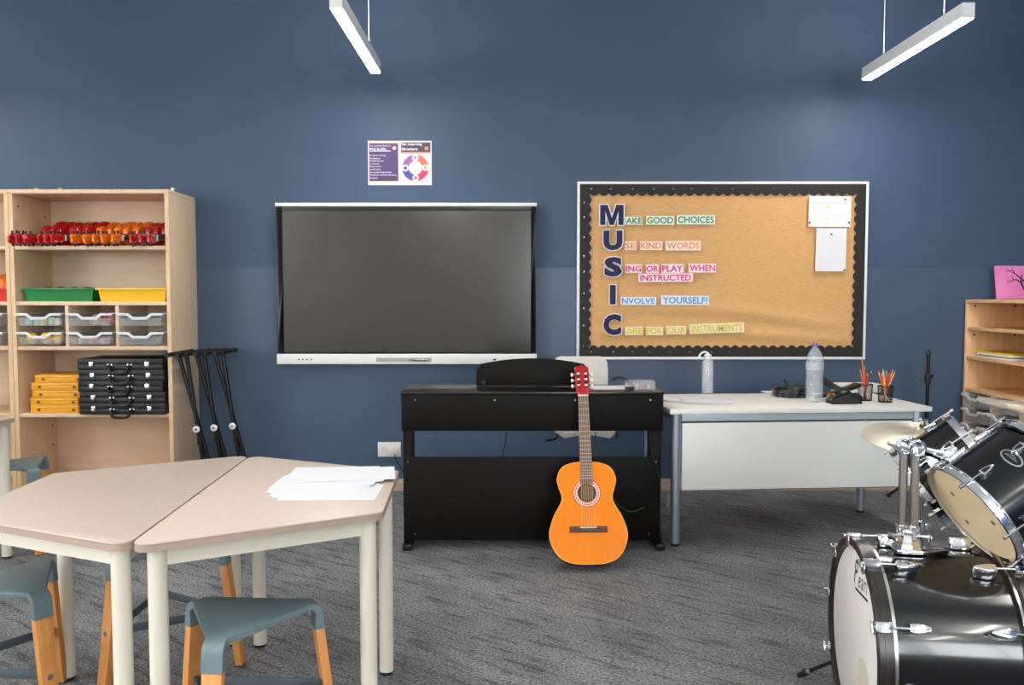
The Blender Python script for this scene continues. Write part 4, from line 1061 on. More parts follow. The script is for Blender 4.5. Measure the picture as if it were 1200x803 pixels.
# headstock: bends back from the neck
Hm = Matrix.Translation((0, 0.0, ZN + 0.006)) @ Matrix.Rotation(-tilt_h, 4, 'X')
def hs(b, name, m, par, **k):
    b.v = [Hm @ v for v in b.v]; return b.build(name, m, par, **k)
outl = [(-0.026, 0), (0.026, 0), (0.036, 0.035), (0.037, 0.165), (0.030, 0.172), (0.016, 0.171), (0.008, 0.180), (-0.008, 0.180), (-0.016, 0.171), (-0.030, 0.172), (-0.037, 0.165), (-0.036, 0.035)]
hd = hs(MB().prism(outl, -0.02, 0.0, XZ), 'headstock', neck_red, t, bevel=0.002)
for s in (-1, 1):
    hs(MB().box((s * 0.0195 - 0.007, -0.0012, 0.042), (s * 0.0195 + 0.007, -0.0004, 0.142)), 'string_slot', black_rubber, hd)
    for q in range(3):
        z = 0.058 + q * 0.034
        hs(MB().cyl((s * 0.0125, -0.003, z), (s * 0.0265, -0.003, z), 0.0055, n=10), 'string_roller', bone, hd)
        hs(MB().cyl((s * 0.037, 0.010, z), (s * 0.047, 0.010, z), 0.0035, n=8), 'tuner_shaft', chrome_dull, hd)
        hs(MB().box((s * 0.052 - 0.006, 0.004, z - 0.009), (s * 0.052 + 0.006, 0.016, z + 0.009)), 'tuner_knob', bone, hd, bevel=0.003)
br = MB().box((-0.093, -0.0105, 0.152), (0.093, -0.0022, 0.182)).build('bridge', bridge_m, t, 0.002)
box('tie_block', (-0.042, -0.014, 0.156), (0.042, -0.0105, 0.170), plain('tie block', (70, 46, 36), 0.5), br, 0.001)
box('saddle', (-0.041, -0.0145, 0.174), (0.041, -0.0105, 0.178), bone, br, 0.0005)
for k in range(6):
    u = -1 + 2 * k / 5
    MB().cyl((u * 0.029, -0.0135, 0.163), (u * 0.0215, -0.0105, ZN + 0.003), 0.0007, n=5).build('string', plain('nylon string', (236, 210, 160), 0.3), t)
rise = DEP * math.sin(lean) + 0.003
ly = 0.80
t.rotation_euler = (-lean, math.radians(-0.6), 0)
t.location = (0.376, PY0 - 0.008 - 0.0247 * math.cos(lean) - (PZ - rise) * math.tan(lean), rise)

# ------------------------------------------------------------------ white desk
DA = math.radians(4.5); DL, DD, DZ = 1.438, 0.70, 0.74
desk = thing('desk', 'white office desk with grey legs and modesty panel', 'desk', (0.832, 4.46, 0), DA)
t = desk
box('desk_top', (0, 0, DZ - 0.025), (DL, DD, DZ), desk_white, t, 0.002)
for (x, y) in ((0.045, 0.045), (DL - 0.06, 0.045), (0.045, DD - 0.05), (DL - 0.06, DD - 0.05)):
    l = MB().cyl((x, y, 0.016), (x, y, DZ - 0.0255), 0.026, n=20).build('leg', alu, t)
    MB().cyl((x, y, 0.0), (x, y, 0.018), 0.022, n=16).build('levelling_foot', black_rubber, l)
box('front_rail', (0.072, 0.03, DZ - 0.068), (DL - 0.087, 0.06, DZ - 0.0255), rail_m, t, 0.003)
box('back_rail', (0.072, DD - 0.065, DZ - 0.068), (DL - 0.087, DD - 0.035, DZ - 0.0255), rail_m, t, 0.003)
for x in (0.045, DL - 0.06): box('side_rail', (x - 0.014, 0.072, DZ - 0.068), (x + 0.014, DD - 0.077, DZ - 0.0255), rail_m, t, 0.003)
box('modesty_panel', (0.075, 0.036, 0.302), (DL - 0.09, 0.054, DZ - 0.0785), desk_panel, t, 0.002)
box('panel_edge', (0.0755, 0.0365, 0.296), (DL - 0.0905, 0.0535, 0.3015), plain('grey edge', (120, 118, 112), 0.6), t)
Dm = Matrix.Translation((0.832, 4.46, 0)) @ Matrix.Rotation(DA, 4, 'Z')
def on_desk(px, py, z=DZ):           # desk-top point seen at that pixel
    a, b = (px - 600) / FPX, -(py - 401.5) / FPX
    r = Vector((a, _c + b * _s, -_s + b * _c)); k = (z - CAM_H) / r.z
    p = r * k; return Vector((p.x, p.y, z + 0.0006))
# clear bottle with a carrying loop
p = on_desk(829, 461.5)
t = thing('carafe_bottle', 'slim clear drinking bottle with white loop strap on the desk', 'bottle', p)
R = 0.035
MB().lathe([(0.0005, 0.0), (R, 0.0), (R, 0.19), (R * 0.92, 0.205), (R * 0.55, 0.212), (R * 0.5, 0.206), (R * 0.88, 0.198), (R * 0.93, 0.188), (R * 0.93, 0.008), (0.0005, 0.008)], 24).build('bottle_body', glass_m, t)
MB().lathe([(0.0005, 0.0085), (R * 0.925, 0.0085), (R * 0.925, 0.05), (0.0005, 0.05)], 24).build('base_tint', plain('pale base', (206, 208, 212), 0.3, alpha=0.35), t)
MB().lathe([(0.0005, 0.212), (0.021, 0.212), (0.021, 0.238), (0.012, 0.244), (0.0005, 0.245)], 20).build('cap', plain('frosted cap', (226, 228, 228), 0.35), t)
MB().tube(catmull([(0.005, 0, 0.243), (-0.015, 0, 0.255), (-0.04, 0, 0.248), (-0.056, 0, 0.222)], 5), 0.0055, 8).build('loop_strap', white_pl, t)
# papers on the left of the desk
for q, (px, py, a, lab) in enumerate(((800, 468, 0.35, 'white sheet with curled corner at the left end of the desk'), (824, 471, -0.12, 'white sheet lying nearest the desk front edge'))):
    p = on_desk(px, py)
    vs = []; fs = []
    for j in range(7):
        for i in range(9):
            u, v = i / 8 - 0.5, j / 6 - 0.5
            vs.append((u * 0.297, v * 0.21, 0.0015 + 0.02 * max(0, -u - 0.28) * (1 + v) + 0.002 * math.sin(5 * u + 3 * v) ** 2))
    for j in range(6):
        for i in range(8):
            k = j * 9 + i; fs.append((k, k + 1, k + 10, k + 9))
    o = MB().add(vs, fs).build('desk_paper', paper, None, smooth=80); md = o.modifiers.new('thickness', 'SOLIDIFY'); md.thickness = 0.0006
    o.location = p + Vector((0.02 * q, 0, 0.0012 * q)); o.rotation_euler = (0, 0, a); tag(o, lab, 'paper', 'papers on the desk')
# tambourine
p = on_desk(928, 464.5)
t = thing('tambourine', 'black tambourine lying flat beside the water bottle', 'tambourine', p, 0.2)
MB().lathe([(0.094, 0.002), (0.104, 0.0), (0.104, 0.046), (0.094, 0.044)], 40, closed=True).build('frame', black_pl, t, 0.001)
for k in range(16):
    an = k * 2 * PI / 16
    for zz in (0.013, 0.031):
        for dz in (-0.003, 0.003):
            MB().lathe([(0.0005, -0.001), (0.015, -0.0012), (0.017, 0.0), (0.015, 0.0012), (0.0005, 0.001)], 10, Matrix.Translation((0.1035 * math.cos(an + (0.1 if zz > 0.02 else 0)), 0.1035 * math.sin(an + (0.1 if zz > 0.02 else 0)), zz + dz))).build('jingle', chrome, t)
# water bottle
p = on_desk(954, 471)
t = thing('water_bottle', 'tall clear plastic water bottle with purple cap', 'bottle', p)
prof = [(0.0005, 0.004), (0.03, 0.0), (0.046, 0.006)]
for k in range(9):
    z = 0.016 + k * 0.0165; prof += [(0.048, z), (0.0455, z + 0.007), (0.048, z + 0.0145)]
prof += [(0.0475, 0.18), (0.0475, 0.225), (0.045, 0.248), (0.036, 0.275), (0.022, 0.298), (0.0145, 0.308), (0.0145, 0.316)]
MB().lathe(prof + [(r_ - 0.0015 if r_ > 0.002 else r_, z_ + (0.002 if z_ < 0.01 else 0)) for r_, z_ in reversed(prof)], 28).build('bottle_body', water_pl, t)
MB().lathe([(0.0483, 0.182), (0.0483, 0.224), (0.0486, 0.224), (0.0486, 0.182)], 28, closed=True).build('wrap_label', plain('pale bottle label', (224, 232, 240), 0.4, alpha=0.45), t)
MB().lathe([(0.0005, 0.312), (0.0165, 0.312), (0.0165, 0.329), (0.0150, 0.331), (0.0005, 0.331)], 20).build('cap', plain('purple cap', (112, 106, 178), 0.4), t)
# black straps, pouch and bells
def strap(name, pts, w, th, label, cat='strap'):
    P = [Vector(q) for q in catmull(pts, 6)]; vs = []; fs = []; n = len(P)
    for i in range(n):
        d = (P[min(i + 1, n - 1)] - P[max(i - 1, 0)]).normalized(); sd = d.cross(Vector((0, 0, 1))); sd = sd.normalized() if sd.length > 1e-4 else Vector((1, 0, 0)); up = sd.cross(d)
        for (a, b) in ((-1, -1), (1, -1), (1, 1), (-1, 1)): vs.append(P[i] + sd * a * w / 2 + up * b * th / 2)
    for i in range(n - 1):
        for k in range(4): l = (k + 1) % 4; fs.append((4 * i + k, 4 * i + l, 4 * i + 4 + l, 4 * i + 4 + k))
    fs += [(3, 2, 1, 0), tuple(4 * n - 4 + k for k in range(4))]
    o = MB().add(vs, fs).build(name, case_m); return tag(o, label, cat, 'black straps on the desk')
q = on_desk(975, 466)
strap('carrying_strap', [q + Vector((-0.05, 0.16, 0.115)), q + Vector((-0.02, 0.13, 0.10)), q + Vector((0.02, 0.08, 0.065)), q + Vector((0.06, 0.04, 0.045)), q + Vector((0.11, 0.03, 0.052)), q + Vector((0.17, 0.05, 0.07))], 0.055, 0.022, 'black padded strap rising behind the water bottle')
q = on_desk(935, 462)
strap('buckle_strap', [q + Vector((-0.05, 0.12, 0.075)), q + Vector((-0.035, 0.11, 0.045)), q + Vector((0.0, 0.10, 0.03)), q + Vector((0.05, 0.09, 0.04)), q + Vector((0.10, 0.08, 0.05))], 0.035, 0.014, 'black strap curling up behind the tambourine')
q = on_desk(975, 470)
strap('belt_strap', [q + Vector((-0.08, 0.05, 0.012)), q + Vector((-0.03, 0.03, 0.03)), q + Vector((0.02, 0.03, 0.045)), q + Vector((0.08, 0.05, 0.03)), q + Vector((0.15, 0.08, 0.012))], 0.05, 0.02, 'black strap lying behind the bronze bells')
p = on_desk(993, 474)
t = thing('open_pouch', 'open black pouch lying at the front of the desk', 'pouch', p, 0.1)
b = MB()
pr = [(-0.085, 0), (0.085, 0), (0.085, 0.03), (0.05, 0.058), (0.0, 0.045), (-0.06, 0.035), (-0.085, 0.018)]
b.prism(pr, -0.004, 0.0, XZ); b.prism([(x, z * 1.15) for x, z in pr], -0.08, -0.075, XZ)
b.box((-0.085, 0.0, 0.0), (0.085, 0.08, 0.004)); b.box((0.081, 0.0, 0.0), (0.085, 0.08, 0.032)); b.box((-0.085, 0.0, 0.0), (-0.081, 0.08, 0.018))
b.build('pouch_shell', case_m, t, 0.001)
MB().tube(catmull([(-0.08, -0.002, 0.02), (0.0, -0.004, 0.048), (0.05, -0.004, 0.06), (0.084, -0.002, 0.034)], 5), 0.004, 6).build('rim_piping', black_pl, t)
bell_m = plain('bronze bell', (186, 112, 62), 0.3, metal=0.7)
base = on_desk(974, 472)
for k, (dx, dy, dz) in enumerate(((0, 0, 0), (0.03, 0.01, 0), (0.012, 0.022, 0.0), (0.015, 0.008, 0.026), (-0.008, 0.012, 0.024))):
    t = thing('jingle_bell', ('leftmost', 'right hand', 'rearmost', 'top', 'upper left')[k] + ' bronze jingle bell in the cluster beside the black pouch', 'bell', base + Vector((dx, dy, dz)), k, 'bronze jingle bells')
    r = 0.0135
    MB().lathe([(0.0005, 0)] + [(r * math.sin(PI * j / 8), r - r * math.cos(PI * j / 8)) for j in range(1, 8)] + [(0.0005, 2 * r)], 14).build('bell_shell', bell_m, t)
    box('slit', (-0.010, -0.0015, 0.0005), (0.010, 0.0015, 0.004), black_rubber, t)
    MB().tube([(0.003 * math.cos(j), 0, 2 * r + 0.002 + 0.003 * math.sin(j)) for j in (0, 1, 2.1, 3.1, 4.2, 5.2)], 0.0009, 5, closed=True).build('hanging_loop', chrome_dull, t)
# white tray of papers behind
q = on_desk(1003, 459.5)
o = MB().box((-0.14, -0.05, 0), (0.14, 0.05, 0.055)).build('white_folder_box', paper_warm, None, 0.003); o.location = q; o.rotation_euler = (0, 0.02, DA + 0.1)
tag(o, 'low white box file behind the pencil pots', 'box file')
q = on_desk(905, 460)
o = MB().box((-0.06, -0.03, 0), (0.06, 0.03, 0.006)).build('note_pad', paper, None, 0.001); o.location = q; o.rotation_euler = (0, 0, DA)
tag(o, 'small white note pad at the back of the desk', 'pad')
# pencil pots
mesh_m = mat('black wire mesh', (28, 26, 28), 0.45, metal=0.4)
def pencil(base, tip, col, label, marker=False, r=0.0038):
    t = thing('pen' if marker else 'pencil', label, 'pen' if marker else 'pencil', base, 0, 'pencils in the pots')
    v = tip - base; d = v.normalized(); L = v.length
    m = plain('pencil %d %d %d' % col, col, 0.4)
    if marker:
        MB().cyl(d * 0, d * (L - 0.035), r * 1.5, n=10).build('barrel', m, t); MB().cyl(d * (L - 0.035), d * L, r * 1.7, r * 1.3, n=10).build('cap', m, t)
    else:
        MB().cyl(d * 0, d * (L - 0.016), r, n=6).build('barrel', m, t); MB().cyl(d * (L - 0.016), d * (L - 0.004), r, 0.0012, n=6).build('sharpened_wood', plain('cedar', (222, 176, 120), 0.6), t)
        MB().cyl(d * (L - 0.004), d * L, 0.0012, 0.0004, n=6).build('lead_point', m, t)
    return t
O1, O2, RD, YL, BK, WT, PK, BR = (236, 120, 40), (226, 92, 40), (206, 40, 48), (240, 190, 40), (50, 44, 46), (226, 220, 214), (196, 90, 110), (130, 80, 60)
pots = [(1017, 470.5, 0.10, 'left', [(-.55, .1, .095, O1, 0), (-.35, .2, .165, O1, 0), (-.2, -.2, .12, O2, 0), (.0, .3, .08, BK, 0), (.2, -.2, .075, PK, 0), (.45, .2, .085, BK, 1), (.65, 0, .09, BR, 0), (.3, .4, .07, BK, 0)]),
        (1041, 472.5, 0.10, 'right', [(-.75, .1, .085, O2, 0), (-.65, .3, .09, O1, 0), (-.5, -.1, .08, O2, 0), (-.15, .4, .105, WT, 0), (-.25, -.25, .045, YL, 1), (.1, .1, .095, O1, 0), (.05, -.3, .06, RD, 1), (.4, .2, .07, WT, 0), (.5, -.2, .075, PK, 0), (.75, .1, .1, O1, 0), (.9, -.1, .09, YL, 0), (.6, .4, .08, BR, 0)])]
onames = ['first', 'second', 'third', 'fourth', 'fifth', 'sixth', 'seventh', 'eighth', 'ninth', 'tenth', 'eleventh', 'twelfth']
cname = {O1: 'orange', O2: 'dark orange', RD: 'red', YL: 'yellow', BK: 'black', WT: 'white', PK: 'pink', BR: 'brown'}
for (px, py, hh, side, pens) in pots:
    p = on_desk(px, py); p.y += 0.04
    t = thing('pencil_pot', 'black wire mesh pencil pot, ' + side + ' one of the pair', 'pencil pot', p, 0, 'mesh pencil pots')
    R0, R1, Hp = 0.036, 0.041, 0.092
    MB().lathe([(0.0005, 0), (R0, 0), (R0, 0.004), (0.0005, 0.004)], 24).build('base', mesh_m, t)
    MB().tube([(R1 * math.cos(2 * PI * k / 24), R1 * math.sin(2 * PI * k / 24), Hp) for k in range(24)], 0.0028, 6, closed=True).build('rim', mesh_m, t)
    b = MB()
    for k in range(26):
        a0 = 2 * PI * k / 26
        for tw in (0.9, -0.9):
            b.tube([((R0 + (R1 - R0) * j / 5) * math.cos(a0 + tw * j / 5), (R0 + (R1 - R0) * j / 5) * math.sin(a0 + tw * j / 5), 0.003 + (Hp - 0.003) * j / 5) for j in range(6)], 0.0008, 4)
    b.build('mesh_wall', mesh_m, t)['kind'] = 'stuff'
    for k, (lx, ly_, hgt, col, mk) in enumerate(pens):
        n_ = math.hypot(lx, ly_)
        tip = p + Vector((lx * 0.055, ly_ * 0.05, Hp + hgt * 0.92)); bs = p + Vector((-lx * 0.016, -ly_ * 0.016, 0.008))
        pencil(bs, tip, col, '%s %s in the %s pencil pot, %s from the left' % (cname[col], 'marker' if mk else 'pencil', side, onames[k]), bool(mk))

# ------------------------------------------------------------------ slim black stand behind the desk
t = thing('microphone_stand', 'slim black stand behind the right end of the desk', 'stand', (2.69, 5.50, 0))
MB().cyl((0, 0, 0.10), (0, 0, 0.62), 0.013, n=12).build('lower_pole', black_satin, t)
MB().cyl((0, 0, 0.60), (0, 0, 0.965), 0.0105, n=12).build('upper_pole', black_satin, t)
MB().lathe([(0.0005, 0.955), (0.015, 0.955), (0.017, 0.965), (0.012, 0.985), (0.0005, 0.988)], 14).build('top_clip', black_pl, t)
c_ = MB().cyl((0, 0, 0.775), (0, 0, 0.83), 0.020, n=14).build('clutch', black_pl, t)
MB().cyl((0, 0, 0.805), (-0.05, -0.005, 0.795), 0.006, n=8).build('wing_knob', chrome_dull, c_)
MB().cyl((0, 0, 0.81), (0.032, -0.002, 0.82), 0.012, n=10).build('side_knob', black_pl, c_)
for k in range(3):
    an = k * 2 * PI / 3 + 0.5; d = Vector((math.cos(an), math.sin(an), 0)) * 0.22
    if d.y > 0.15: d *= 0.9
    l = MB().tube([(0, 0, 0.19), d * 0.6 + Vector((0, 0, 0.09)), d + Vector((0, 0, 0.012))], 0.009, 8).build('tripod_leg', black_satin, t)
    MB().cyl(d * 0.96 + Vector((0, 0, 0.0)), d * 1.0 + Vector((0, 0, 0.024)), 0.012, n=10).build('rubber_foot', black_rubber, l)

# ------------------------------------------------------------------ right-hand bookcase along the right wall
RX0, RX1, RY0, RY1, RZ = 3.072, 3.475, 4.80, 5.788, 1.314
rb = thing('low_bookcase', 'low birch bookcase with trays against the right wall', 'bookcase', ((RX0 + RX1) / 2, (RY0 + RY1) / 2, 0))
t = rb
def rp(n, a, b, m=maple, bevel=0.002): return MB().box(a, b).build(n, m, t, bevel, world=True)
th = 0.022
for (a, b_) in ((RY0, RY0 + th), (RY1 - th, RY1)): rp('side_panel', (RX0, a, 0), (RX1, b_, RZ - 0.0225))
rp('top_panel', (RX0, RY0, RZ - 0.022), (RX1, RY1, RZ))
rp('back_panel', (RX1 - 0.012, RY0 + th, 0.06), (RX1 - 0.001, RY1 - th, RZ - 0.0225))
for z in (1.128, 0.932, 0.715, 0.385, 0.09): rp('shelf', (RX0 + 0.004, RY0 + th, z - 0.02), (RX1 - 0.0125, RY1 - th, z))
rp('plinth', (RX0 + 0.03, RY0 + th, 0), (RX0 + 0.045, RY1 - th, 0.07))
rw = (RY1 - RY0 - 2 * th) / 3
for q in (1, 2):
    ym = RY1 - th - rw * q; rp('divider', (RX0 + 0.004, ym - 0.011, 0.385), (RX1 - 0.0125, ym + 0.011, 0.6945))
for X in (RX0 + 0.055, RX1 - 0.075):
    for z in (1.27, 1.075): MB().cyl((X, RY1 - th, z), (X, RY1 - th - 0.0012, z), 0.007, n=10).build('shelf_pin_hole', black_rubber, t, world=True)
rows = (0.605, 0.505, 0.405); rn = ('top', 'middle', 'bottom'); cn = ('nearest the back wall', 'second from the back wall', 'third from the back wall')
for r in range(3):
    for cidx in range(3):
        dup(tray0, (RX0 + 0.176, RY1 - th - rw * (cidx + 0.5), rows[r]), (0, 0, -PI / 2), 'clear tray in the low bookcase, %s row, %s' % (rn[r], cn[cidx]))
        y0, y1 = RY1 - th - rw * (cidx + 1), RY1 - th - rw * cidx; z = rows[r] + 0.062
        for (u, v) in ((y0 + (0.011 if cidx < 2 else 0), y0 + (0.023 if cidx < 2 else 0.012)), (y1 - (0.023 if cidx else 0.012), y1 - (0.011 if cidx else 0))):
            MB().box((RX0 + 0.03, u, z - 0.006), (RX1 - 0.03, v, z - 0.0003)).build('tray_runner', white_pl, t, world=True)
        cc = ((200, 196, 190), (176, 160, 150), (214, 206, 190))[(r + cidx) % 3]
        o = MB().box((-0.10, -0.09, 0), (0.10, 0.09, 0.035)).build('worksheet_pile', plain('worksheet %d' % cc[0], cc, 0.8), None, 0.002)
        o.location = (RX0 + 0.165, RY1 - th - rw * (cidx + 0.5), rows[r] + 0.0028)
        tag(o, 'pile of worksheets inside the clear tray, %s row, %s' % (rn[r], cn[cidx]), 'papers', 'worksheets in the low bookcase trays')
z = 0.9325
for q, (dx, dy, m, lab) in enumerate(((0.0, 0.0, paper_warm, 'bottom magazine of the pile on the low bookcase shelf'), (0.015, 0.02, plain('grey cover', (150, 148, 146), 0.5), 'grey magazine in the pile on the low bookcase shelf'),
                                      (0.0, -0.01, paper, 'white magazine in the pile on the low bookcase shelf'), (0.02, 0.05, plain('yellow cover', (226, 190, 30), 0.5), 'yellow magazine on top of the pile on the low bookcase shelf'))):
    o = MB().box((-0.105, -0.19, 0), (0.105, 0.19, 0.009)).build('magazine', m, None, 0.001); o.location = (RX0 + 0.14 + dx, 5.50 + dy, z); o.rotation_euler = (0, 0, 0.03 * (q - 1)); z += 0.0095
    tag(o, lab, 'magazine', 'magazines on the low bookcase')
# pink canvas leaning on the wall
t = thing('painted_canvas', 'pink canvas with dark bare tree branches on the low bookcase', 'painting', (3.372, 5.705, RZ + 0.0015))
t.rotation_euler = (-0.16, 0, 0.06)
cw, chh = 0.14, 0.225
box('canvas', (-cw, -0.009, 0), (cw, 0.009, chh), mat('pink paint', (240, 142, 200), 0.6, rgb2=(232, 122, 186), scale=7), t, 0.002)
tree = plain('dark plum paint', (70, 20, 50), 0.6)
def branch(pts, r0, r1):
    P = catmull(pts, 4); n = len(P)
    MB().tube([(x, -0.0095, z) for x, z in P], [r0 + (r1 - r0) * k / (n - 1) for k in range(n)], 6).build('painted_branch', tree, t)
branch([(0.06, 0.0), (0.05, 0.06), (0.03, 0.11), (0.035, 0.16)], 0.008, 0.004)
branch([(0.05, 0.12), (0.0, 0.165), (-0.04, 0.19), (-0.07, 0.20)], 0.005, 0.002)
branch([(-0.01, 0.172), (-0.02, 0.195), (-0.03, 0.212)], 0.003, 0.0015)
branch([(-0.04, 0.19), (-0.06, 0.185), (-0.075, 0.18)], 0.0025, 0.001)
branch([(0.04, 0.10), (0.0, 0.13), (-0.03, 0.125), (-0.055, 0.115), (-0.065, 0.125)], 0.005, 0.0015)
branch([(-0.02, 0.127), (-0.03, 0.145), (-0.028, 0.16)], 0.003, 0.0015)
branch([(0.04, 0.12), (0.09, 0.16), (0.12, 0.20)], 0.005, 0.0015)

# ------------------------------------------------------------------ drum kit
def frame_from(z, ref):
    z = Vector(z).normalized(); x = (Vector(ref) - z * Vector(ref).dot(z)).normalized(); y = z.cross(x)
    return Matrix((x, y, z)).transposed()
def drum_lug(rad, an, z0, length, par, flip=1):
    """pointed loop lug on the shell at angle an, from z0 along flip"""
    d = Vector((math.cos(an), math.sin(an), 0)); n = Vector((-d.y, d.x, 0))
    Ml = Matrix(((n.x, 0, d.x, d.x * rad), (n.y, 0, d.y, d.y * rad), (0, flip, 0, z0), (0, 0, 0, 1)))
    lg = MB().prism([(-0.011, 0), (0.011, 0), (0.009, length * 0.6), (0.003, length), (-0.003, length), (-0.009, length * 0.6)], -0.001, 0.014, Ml).build('lug', chrome, par, 0.003)
    MB().prism([(-0.006, 0.006), (0.006, 0.006), (0.0045, length * 0.55), (0, length * 0.8), (-0.0045, length * 0.55)], 0.0135, 0.0148, Ml).build('lug_inset', black_pl, lg)
    return lg
def make_tom(label, top_axis, bottom_c, R, L, badge_an, ref, rot0=0.0):
    M3 = frame_from(top_axis, ref); ax = Vector(top_axis).normalized()
    t = thing('tom_drum', label, 'drum', (0, 0, 0), 0, 'tom drums')
    orient(t, M3, Vector(bottom_c))
    MB().lathe([(R, 0.004), (R, L - 0.004), (R - 0.006, L - 0.004), (R - 0.006, 0.004)], 48, closed=True).build('shell', drum_black, t)
    for (z, s, nm) in ((0.0, -1, 'bottom'), (L, 1, 'top')):
        o = MB().lathe([(0.0005, z), (R - 0.004, z), (R + 0.004, z - s * 0.006), (R + 0.004, z - s * 0.009), (R - 0.007, z - s * 0.003), (0.0005, z - s * 0.002)], 48).build(nm + '_head', head_coat, t)
        h0 = z - s * 0.016
        MB().lathe([(R + 0.005, h0), (R + 0.0165, h0), (R + 0.0165, h0 + s * 0.003), (R + 0.009, h0 + s * 0.004), (R + 0.0085, z + s * 0.004), (R + 0.013, z + s * 0.006), (R + 0.013, z + s * 0.0085), (R + 0.005, z + s * 0.0085)], 48, closed=True).build('hoop', chrome, t)
    for k in range(6):
        an = rot0 + k * PI / 3
        for (z, s) in ((0.0, 1), (L, -1)):
            lg = drum_lug(R, an, z + s * 0.045, 0.042, t, s)
            d = Vector((math.cos(an), math.sin(an), 0)) * (R + 0.012)
            MB().cyl(d + Vector((0, 0, z - s * 0.020)), d + Vector((0, 0, z + s * 0.05)), 0.003, n=8).build('tension_rod', chrome, t)
            MB().cyl(d + Vector((0, 0, z - s * 0.026)), d + Vector((0, 0, z - s * 0.014)), 0.0055, n=8).build('rod_head', chrome, t)
    for k in range(3):
        an = (0.4, 2.9, 4.4)[k]; rr = (0.6, 0.55, 0.5)[k] * R
        MB().cyl((rr * math.cos(an), rr * math.sin(an), 0.0), (rr * math.cos(an), rr * math.sin(an), -0.0006), 0.008, n=14).build('head_mark', plain('grey dot', (120, 100, 84), 0.7), t)
    # oval badge
    d = Vector((math.cos(badge_an), math.sin(badge_an), 0)); n = Vector((-d.y, d.x, 0))
    for (rx, ry, dz, m, nm) in ((0.034, 0.019, 0.0016, chrome, 'badge'), (0.029, 0.0145, 0.0022, black_pl, 'badge_field')):
        vs = []; fs = []; K = 16
        for k in range(K + 1):
            u = -rx * math.cos(PI * k / K); hh = ry * math.sin(PI * k / K) + 0.0002; b_ = badge_an + u / R
            for lay in (0.0, dz):
                for sg in (-1, 1): vs.append(Vector((math.cos(b_) * (R + lay), math.sin(b_) * (R + lay), L * 0.60 + sg * hh)))
        for k in range(K):
            p, q = 4 * k, 4 * k + 4
            fs += [(p + 2, q + 2, q + 3, p + 3), (p, p + 2, p + 3, p + 1) if k == 0 else (p, q, q + 2, p + 2), (p + 1, p + 3, q + 3, q + 1)]
        MB().add(vs, fs).build(nm, m, t)
    for (ua, ub, za, zb) in ((-0.018, 0.0, 0.590, 0.63), (0.0, 0.018, 0.63, 0.590), (-0.02, 0.02, 0.588, 0.588), (-0.006, 0.008, 0.61, 0.6)):
        f = lambda u, zz: Vector((math.cos(badge_an + u / R) * (R + 0.0028), math.sin(badge_an + u / R) * (R + 0.0028), L * zz))
        MB().bar(f(ua, za), f(ub, zb), 0.004, 0.001).build('badge_emblem', chrome, t)
    # mounting plate
    return t
axis2 = Vector((0.83, 0.06, 0.555)).normalized()
axis1 = Vector((0.757, -0.25, 0.606)).normalized()
tomA = make_tom('black tom drum whose cream bottom head faces the camera', axis2, (1.323, 2.42, 0.711), 0.152, 0.235, -0.55, (-0.2, -1, 0.3), 0.45)
tomB = make_tom('black tom drum farther back, behind the chrome posts', axis1, (1.378, 2.86, 0.690), 0.140, 0.215, 0.6, (0, -1, 0), 0.2)

# bass drum: local z = front, x = towards the camera, y = up
fd = Vector((-0.99, 0.135, 0)).normalized()
bd = thing('bass_drum', 'gloss black bass drum with white front head', 'drum')
M3 = Matrix((fd.cross(Vector((0, 0, 1))) * -1, Vector((0, 0, 1)), fd)).transposed()
BR, BLn = 0.272, 0.42
orient(bd, M3, Vector((1.035, 2.536, 0.302)))
t = bd
MB().lathe([(BR, -BLn + 0.012), (BR, -0.012), (BR - 0.007, -0.012), (BR - 0.007, -BLn + 0.012)], 72, closed=True).build('shell', drum_black, t)
for (z, s, m) in ((0.0, 1, head_white), (-BLn, -1, head_white)):
    MB().lathe([(0.0005, z - s * 0.004), (BR - 0.006, z - s * 0.004), (BR + 0.003, z - s * 0.010), (BR + 0.003, z - s * 0.014), (BR - 0.008, z - s * 0.008), (0.0005, z - s * 0.007)], 72).build('drum_head', m, t)
    MB().lathe([(BR + 0.004, z - s * 0.034), (BR + 0.028, z - s * 0.034), (BR + 0.028, z + s * 0.004), (BR + 0.024, z + s * 0.008), (BR + 0.008, z + s * 0.008), (BR + 0.004, z + s * 0.004)], 72, closed=True).build('hoop', hoop_black, t)
    MB().lathe([(BR + 0.0015, z - s * 0.046), (BR + 0.016, z - s * 0.046), (BR + 0.016, z - s * 0.0345), (BR + 0.0015, z - s * 0.0345)], 72, closed=True).build('flesh_hoop', chrome_dull, t)
    MB().lathe([(BR + 0.0282, z - s * 0.018), (BR + 0.0292, z - s * 0.018), (BR + 0.0292, z - s * 0.010), (BR + 0.0282, z - s * 0.010)], 72, closed=True).build('hoop_inlay', plain('dark inlay', (42, 34, 33), 0.3), t)
